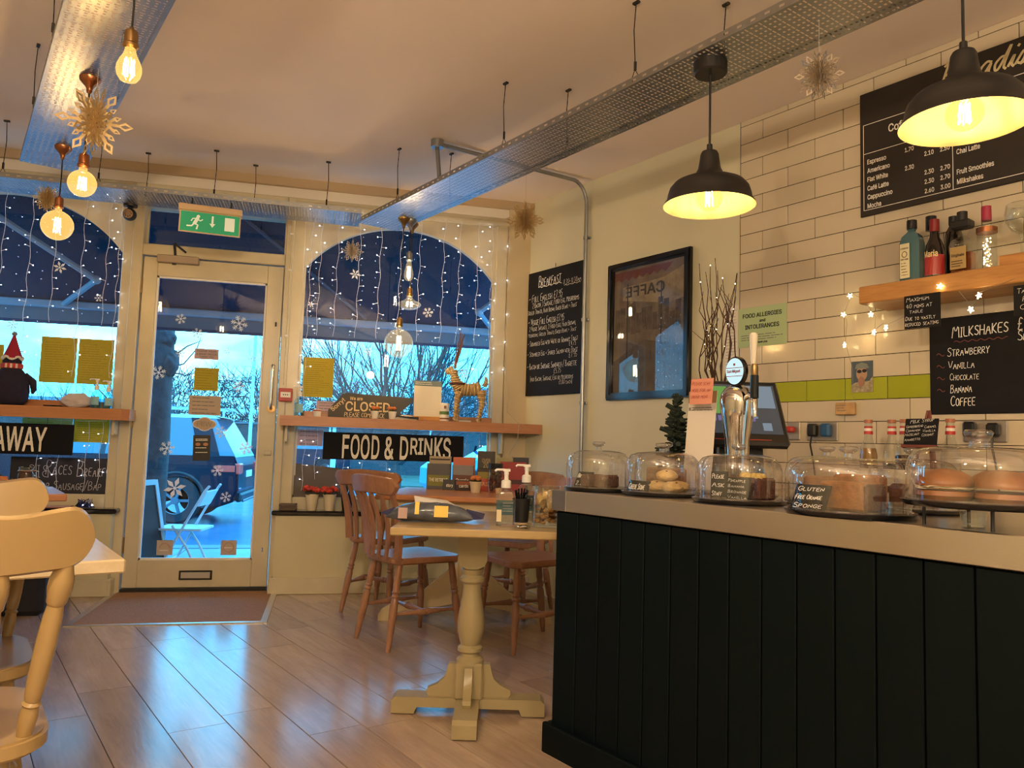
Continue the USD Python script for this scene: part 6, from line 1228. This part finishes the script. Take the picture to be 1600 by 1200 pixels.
part('folding_arm', [bar((-2.70, 5.75, 2.72), (-1.74, 6.2, 2.14)), bar((-1.74, 6.2, 2.14), (-2.12, 6.76, 2.03)), blob((-1.74, 6.2, 2.14), .035, 0, 1)], ARM, aw); part('folding_arm', [bar((1.95, 5.75, 2.72), (1.15, 6.2, 2.10)), bar((1.15, 6.2, 2.10), (1.40, 6.76, 2.03)), blob((1.15, 6.2, 2.1), .035, 0, 1)], ARM, aw)
part('brace', [bar((-.9, 5.72, 2.75), (.25, 6.78, 2.08), .03)], mat('dark_brace', (.02, .035, .06), .6), aw)
# street tree trunk by the kerb
tt = thing('street_tree', 'thick bare tree trunk with a burr standing outside the door', 'tree', (-1.50, 7.35, -.05))
TRK = mat('wet_bark', (.04, .04, .04), .8, var=.5, vs=14, bump=.8, bs=22)
tp_ = [(0, 0, 0), (.0, 0, .5), (.01, 0, 1.0), (.0, 0, 1.5), (-.01, 0, 2.0), (0, 0, 2.6), (0, .05, 3.6)]
m = tube([np.array(p) for p in tp_], [.15, .125, .118, .115, .12, .115, .10], 20); part('trunk', m, TRK, tt, smooth=True); part('burr', [blob((.075, -.02, 1.70), .10, .35, 3, 2, (.9, .9, 1.35)), blob((.04, -.04, 1.92), .09, .3, 3, 3)], TRK, tt, smooth=True)
part('side_branch', [tube([(.10, -.02, 1.75), (.22, 0, 1.86), (.34, .0, 1.92)], [.008, .005, .002], 5), tube([(.10, -.02, 1.66), (.2, 0, 1.70), (.30, .0, 1.84), (.33, 0, 1.95)], [.008, .005, .004, .002], 5), tube([(.10, 0, 1.62), (.22, .02, 1.60), (.40, .02, 1.66)], [.007, .004, .002], 5)], TRK, tt)
# a-board and folding chair
ab = thing('pavement_board', 'black folding pavement board with pale frame outside the door', 'a-board', (-1.36, 6.2, -.034), -8)
def leaf(sgn):
    f = sg.box(-.24, 0, .24, .70).difference(sg.box(-.20, .10, .20, .66)); ms = [rot(prism(f, .024, .012), (1, 0, 0), -sgn*12, (0, 0, .70)), rot(prism(sg.box(-.20, .10, .20, .66), .008, .004), (1, 0, 0), -sgn*12, (0, 0, .70))]; return ms
a_, b_ = leaf(1), leaf(-1); rz_ = lambda m: rot(m, (0, 0, 1), 78)
part('frame', [rz_(a_[0]), rz_(b_[0])], mat('aboard_frame', (.40, .42, .44), .5), ab); part('board', [rz_(a_[1]), rz_(b_[1])], CHALKB, ab); part('side_gusset', rz_(hull([(-.236, -.12, .10), (-.236, .12, .10), (-.236, 0, .66), (-.228, -.12, .10), (-.228, .12, .10), (-.228, 0, .66)])), CHALKB, ab); part('side_gusset', rz_(hull([(.236, -.12, .10), (.236, .12, .10), (.236, 0, .66), (.228, -.12, .10), (.228, .12, .10), (.228, 0, .66)])), CHALKB, ab)
fc = thing('folding_chair', 'pale metal folding chair standing on the wet pavement outside the door', 'chair', (-1.02, 6.47, -.034), -9, scale=.9)
WM = mat('white_metal', (.62, .64, .64), .35)
for y in (-.17, .17):
    part('leg', tube([(-.20, y, 0), (-.02, y, .36), (.16, y, .70), (.19, y*.9, .74)], .011, 8), WM, fc); part('leg', tube([(.14, y*.9, 0), (.03, y*.9, .22), (-.10, y*.9, .40)], .011, 8), WM, fc)
part('seat', slab(sg.box(-.22, -.16, .13, .16).buffer(.02), .36, .378), WM, fc); part('backrest', rot(box(.135, 0, .63, .014, .32, .15, .006), (0, 1, 0), 26, (.135, 0, .63)), WM, fc); part('stretcher', [tube([(.11, -.155, .06), (.11, .155, .06)], .008, 6), tube([(-.15, -.17, .10), (-.15, .17, .10)], .008, 6)], WM, fc)
# cars
def car(label, pos, rz, col, roofc, L=4.6, wd=.93, hgt=1.72, detail=True):
    t = thing('car', label, 'car', pos, rz)
    BP = mat('car_paint_%d' % len(_used), col, .25, spec=.2); GL_ = '/World/Looks/car_glass' if stage.GetPrimAtPath('/World/Looks/car_glass') else mat('car_glass', (.10, .13, .15), .06, coat=.8)
    TY = '/World/Looks/tyre' if stage.GetPrimAtPath('/World/Looks/tyre') else mat('tyre', (.015, .015, .016), .75); AL = '/World/Looks/alloy' if stage.GetPrimAtPath('/World/Looks/alloy') else mat('alloy', (.16, .17, .18), .35, .8)
    h = L/2; wx = L*.30
    prof = sg.Polygon([(h-.06, .36), (h, .55), (h-.01, .92), (h-.08, 1.08), (-h*.42, 1.06), (-h*.88, .98), (-h, .80), (-h-.01, .42), (-h+.15, .27), (h-.3, .27)]).buffer(-.04).buffer(.04, 6)
    for x in (-wx, wx): prof = prof.difference(sg.Point(x, .37).buffer(.415, 16))
    part('body_shell', [prism(prof, 2*wd-.10, wd-.05), prism(prof.buffer(-.03), .05, wd), prism(prof.buffer(-.03), .05, -wd+.05)], BP, t, smooth=30)
    gh = [(h-.06, 1.06), (h-.42, hgt-.06), (-h*.22, hgt-.05), (-h*.46, 1.06)]
    def ring(w0, w1): return [(x, s*(w0 if z < 1.2 else w1), z) for x, z in gh for s in (-1, 1)]
    part('cabin_glass', hull(ring(wd-.05, wd-.22)), GL_, t)
    part('roof', hull([(h-.36, s*(wd-.22), hgt-.055) for s in (-1, 1)] + [(-h*.20, s*(wd-.22), hgt-.055) for s in (-1, 1)] + [(h-.50, s*(wd-.26), hgt) for s in (-1, 1)] + [(-h*.10, s*(wd-.26), hgt) for s in (-1, 1)]), mat('car_roof_%d' % len(_used), roofc, .2, coat=.6), t)
    part('roof_spoiler', hull([(h-.44, s*(wd-.24), hgt-.02) for s in (-1, 1)] + [(h-.22, s*(wd-.30), hgt-.055) for s in (-1, 1)] + [(h-.44, s*(wd-.24), hgt-.07) for s in (-1, 1)]), BLACKG, t)
    for s in (-1, 1):
        for xa, xb in ((.10, .16), (-.35, -.30)): part('window_pillar', hull([(h*xa+o, s*(wd-.045), 1.06) for o in (0, .07)] + [(h*xa+.02+o, s*(wd-.20), hgt-.06) for o in (0, .06)] + [(h*xa+o, s*(wd-.06), 1.06) for o in (0, .07)]), BLACKG, t)
        part('rear_pillar', hull([(h-.30, s*(wd-.043), 1.06), (h-.62, s*(wd-.043), 1.06), (h-.52, s*(wd-.205), hgt-.05), (h-.80, s*(wd-.205), hgt-.05), (h-.30, s*(wd-.06), 1.06), (h-.8, s*(wd-.22), hgt-.05)]), BP, t)
        part('tail_light', [box(h-.03, s*(wd-.16), .88, .10, .30, .17, .02), box(h-.20, s*(wd-.01), .88, .30, .03, .11, .01)], mat('tail_red_%d' % len(_used), (.42, .05, .04), .15, emis=(1, .25, .12), es=.15), t)
        part('reflector', box(h-.01, s*(wd-.20), .55, .04, .22, .05, .01), '/World/Looks/tail_red_x' if False else mat('refl_%d' % len(_used), (.35, .02, .03), .2), t)
        part('door_handle', box(-.05, s*(wd+.005), .93, .18, .02, .025, .008), BP, t)
        part('wheel_arch', [tube([(wx+.43*math.cos(a), s*(wd-.02), .37+.43*math.sin(a)) for a in np.linspace(-.25, PI+.25, 20)], .035, 6)], BLACKM, t)
        part('sill_trim', bb(-wx+.45, wx-.45, s*wd-.03, s*wd+.03, .25, .37, .01), BLACKM, t)
        for x in (-wx, wx):
            w_ = part('wheel', rot(lathe([(.21, -.12), (.33, -.12), (.365, -.09), (.37, 0), (.365, .09), (.33, .12), (.21, .12)], 32), (1, 0, 0), 90).apply_translation((x, s*(wd-.12), .37)), TY, t)
            part('hub', [rot(cyl(0, 0, -.03, .03, .06, 14), (1, 0, 0), 90).apply_translation((x, s*(wd-.02), .37))] + [rot(box(.135, 0, 0, .18, .03, .04), (0, 1, 0), 72*k).apply_translation((x, s*(wd-.02), .37)) for k in range(5)] + [tube([(x+.215*math.cos(a), s*(wd-.02), .37+.215*math.sin(a)) for a in np.linspace(0, 2*PI, 25)], .016, 6, False)], AL, w_)
    part('rear_bumper', [box(h-.01, 0, .42, .10, 2*wd-.30, .14, .03)], BLACKM, t); part('bumper_trim', box(h+.035, 0, .36, .03, 1.2, .04, .01), AL, t); part('number_plate', box(h+.005, 0, .78, .02, .5, .11, .004), PAPERW, t)
    return t
car('dark navy estate car with pale roof parked nearest, seen through the door', (-3.60, 13.95, -.36), -4, (.006, .008, .014), (.55, .58, .60))
car('dark car with bright spoked wheels parked on the far side of the road', (-1.35, 28.6, -.36), -1, (.022, .028, .04), (.03, .04, .06), 4.2, .88, 1.45)
car('pale turquoise car seen below the shelf through the right window', (4.35, 18.6, -.36), 8, (.16, .42, .45), (.25, .52, .55), 4.1, .85, 1.42)
# boundary wall, railing, posts
bw_ = thing('boundary_wall', 'dark brick boundary wall beyond the parked cars', 'wall', (0, 32.2, -.36))
usd_brick = usdkit.material(stage, '/World/Looks/far_brick', {'tc': ('texture_coordinate', {}), 'mp': ('mapping', {'rotation': (PI/2, 0, 0)}), 'bk': ('brick_texture', {'color1': (.055, .05, .05), 'color2': (.085, .07, .065), 'mortar': (.12, .12, .12), 'scale': 4.0, 'mortar_size': .02}), 'p': ('principled_bsdf', {'roughness': .8})}, [('tc.object', 'mp.vector'), ('mp.vector', 'bk.vector'), ('bk.color', 'p.base_color')], surface='p.BSDF')
part('wall_body', bb(-22, 24, 0, .3, 0, 1.95), usd_brick, bw_); part('coping', bb(-22, 24, -.05, .35, 1.95, 2.03), mat('coping_stone', (.20, .20, .20), .7), bw_)
rl = thing('railing', 'pale grey railing running above the boundary wall', 'railing', (0, 31.4, -.36)); part('rail', bb(-22, 24, -.05, .05, 2.38, 2.50), WM, rl)
for i in range(-5, 6): part('post', bb(i*4-.04, i*4+.04, -.04, .04, 0, 2.42), WM, rl)
for x, y, h, lab in ((-2.10, 22, 4.2, 'slim pale lamp post beyond the cars, seen through the door'), (.12, 22, 5.2, 'slim pale lamp post seen through the right window beside the yellow poster')):
    lp = thing('lamp_post', lab, 'lamp post', (x, y, -.36)); part('post', tube([(0, 0, 0), (0, 0, 1.0), (0, 0, 1.05), (0, 0, h)], [.075, .075, .05, .04], 12), WM, lp); part('lantern', [tube([(0, 0, h), (.25, 0, h+.25), (.6, 0, h+.3)], .03, 8), box(.75, 0, h+.3, .4, .14, .08, .02)], WM, lp)
tcn = thing('traffic_cone', 'orange and white traffic cone beyond the window by the dark car', 'traffic cone', (-.62, 18.5, -.36)); part('cone', [lathe([(0, .03), (.17, .03), (.03, .75), (0, .75)], 16)], mat('cone_orange', (.60, .10, .02), .5), tcn); part('base', box(0, 0, .015, .4, .4, .03, .005), BLACK, tcn); part('band', lathe([(.118, .28), (.085, .46)], 16), WHITEP, tcn)
# bare trees
BR = mat('bare_bark', (.050, .045, .040), .8)
def prisms(A, B, ra, rb):
    A, B = np.array(A), np.array(B); d = B-A; d /= np.linalg.norm(d, axis=1, keepdims=True) + 1e-9
    ref = np.where(np.abs(d[:, 2:3]) > .9, np.array([[1., 0, 0]]), np.array([[0, 0, 1.]])); u = np.cross(d, ref); u /= np.linalg.norm(u, axis=1, keepdims=True); w = np.cross(d, u)
    V, n = [], len(A)
    for P, r in ((A, np.array(ra)), (B, np.array(rb))):
        for k in range(3): V.append(P + r[:, None]*(math.cos(2*PI*k/3)*u + math.sin(2*PI*k/3)*w))
    V = np.stack(V, 1).reshape(-1, 3); i = np.arange(n)[:, None]*6
    F = np.concatenate([np.concatenate([i+k, i+(k+1) % 3, i+3+(k+1) % 3], 1) for k in range(3)] + [np.concatenate([i+k, i+3+(k+1) % 3, i+3+k], 1) for k in range(3)]); return trimesh.Trimesh(V, F, process=False)
def tree(label, pos, stems, depth, L, r0, spread, seed, up=.25, curve=.35):
    rr = np.random.default_rng(seed); seg = [[], []]
    def grow(p, d, L, r, dep, lev):
        n = 4
        for k in range(n):
            d2 = d + rr.normal(0, curve*.25, 3) + np.array([0, 0, up*.12]); d2 /= np.linalg.norm(d2); q = p + d2*L/n; r2 = r*.86
            seg[0 if lev < 1 else 1].append((p, q, r, r2))
            if dep > 0 and k > 0:
                for _ in range(1 + (rr.random() < .45)):
                    d3 = d2 + rr.normal(0, spread, 3); d3[2] += up*.3; d3 /= np.linalg.norm(d3); grow(q, d3, L*rr.uniform(.5, .72), r2*.6, dep-1, lev+1)
            p, d, r = q, d2, r2
        if dep > 0: grow(p, d, L*.75, r*.9, dep-1, lev+1)
    for a, t in stems: grow(np.array([0, 0, .0]), np.array([math.sin(a)*math.sin(t), math.cos(a)*math.sin(t), math.cos(t)]), L, r0, depth, 0)
    t_ = thing('bare_tree', label, 'tree', pos)
    part('trunk', tube([(0, 0, -pos[2]-.33), (0, 0, .04)], [r0*2.4, r0*1.9], 9), BR, t_)
    for nm, S in (('stems', seg[0]), ('twigs', seg[1])):
        if S: part(nm, prisms([s[0] for s in S], [s[1] for s in S], [s[2] for s in S], [s[3] for s in S]), BR, t_, smooth=False, kind='stuff' if nm == 'twigs' else None)
    return t_
fan = [(PI/2, .62), (PI/2, .40), (PI/2, .2), (0, .1), (-PI/2, .2), (-PI/2, .42), (-PI/2, .66), (1.2, .3), (-1.3, .52), (PI/2, .85), (-PI/2, .9)]
tree('big bare multi-stemmed tree filling the sky beyond the right window', (1.25, 15.0, .55), fan, 3, 1.5, .065, .42, 11)
tree('bare twiggy tree beyond the car at the left of the door glass', (-6.3, 27.0, .8), fan[::2], 3, 1.35, .045, .55, 12)
tree('bare twiggy tree beyond the car at the right of the door glass', (-1.9, 26.5, 1.0), fan[::2], 3, 1.25, .040, .50, 13)
tree('distant bare tree low in the sky beyond the left window', (-9.3, 30, .6), fan[::2], 3, 1.0, .04, .5, 14)
tree('bare bush beyond the wall between the door and the right window', (2.6, 29.4, .5), fan[1::2], 3, 1.0, .035, .6, 15)
hd_ = thing('hedge', 'tangled bare hedge along the boundary wall', 'hedge', (0, 33.2, 0)); rr = np.random.default_rng(21); n = 5200
a = np.stack([rr.uniform(-6.5, 9, n), rr.uniform(-.8, .8, n), 1.2 + 2.3*rr.random(n)**1.6], 1); b = a + rr.normal(0, .32, (n, 3)) + np.array([0, 0, .22]); part('twigs', prisms(a, b, np.full(n, .020), np.full(n, .006)), BR, hd_, smooth=False, kind='stuff')
def house(label, pos, w, d, h, rh, rz, col):
    t = thing('house', label, 'house', pos, rz); part('wall', bb(-w/2, w/2, -d/2, d/2, 0, h), mat('house_wall_%d' % len(_used), col, .8), t)
    ov = .3; part('roof', hull([(-w/2-ov, -d/2-ov, h), (w/2+ov, -d/2-ov, h), (-w/2-ov, d/2+ov, h), (w/2+ov, d/2+ov, h), (-w/2-ov, 0, h+rh), (w/2+ov, 0, h+rh), (-w/2-ov, -d/2-ov, h-.1), (w/2+ov, -d/2-ov, h-.1)]), mat('slate_%d' % len(_used), (.13, .14, .15), .6), t)
    for k in range(3):
        f = part('window', bb(-w/2+.8+k*w/3, -w/2+1.9+k*w/3, -d/2-.05, -d/2, h*.45, h*.78), WM, t); part('pane', bb(-w/2+.9+k*w/3, -w/2+1.8+k*w/3, -d/2-.07, -d/2-.045, h*.48, h*.75), '/World/Looks/car_glass', f)
    part('chimney', bb(w*.3, w*.3+.6, -.3, .3, h+rh*.6, h+rh+.7), mat('chimney_%d' % len(_used), (.16, .12, .10), .8), t)
house('grey slate roofed house beyond the right window behind the reindeer', (10.0, 45, -.3), 7, 6, 2.9, 1.9, -35, (.40, .40, .38)); house('low pale house far beyond the left window', (-15.5, 50, -.3), 12, 6, 2.2, 1.2, 4, (.45, .45, .44))
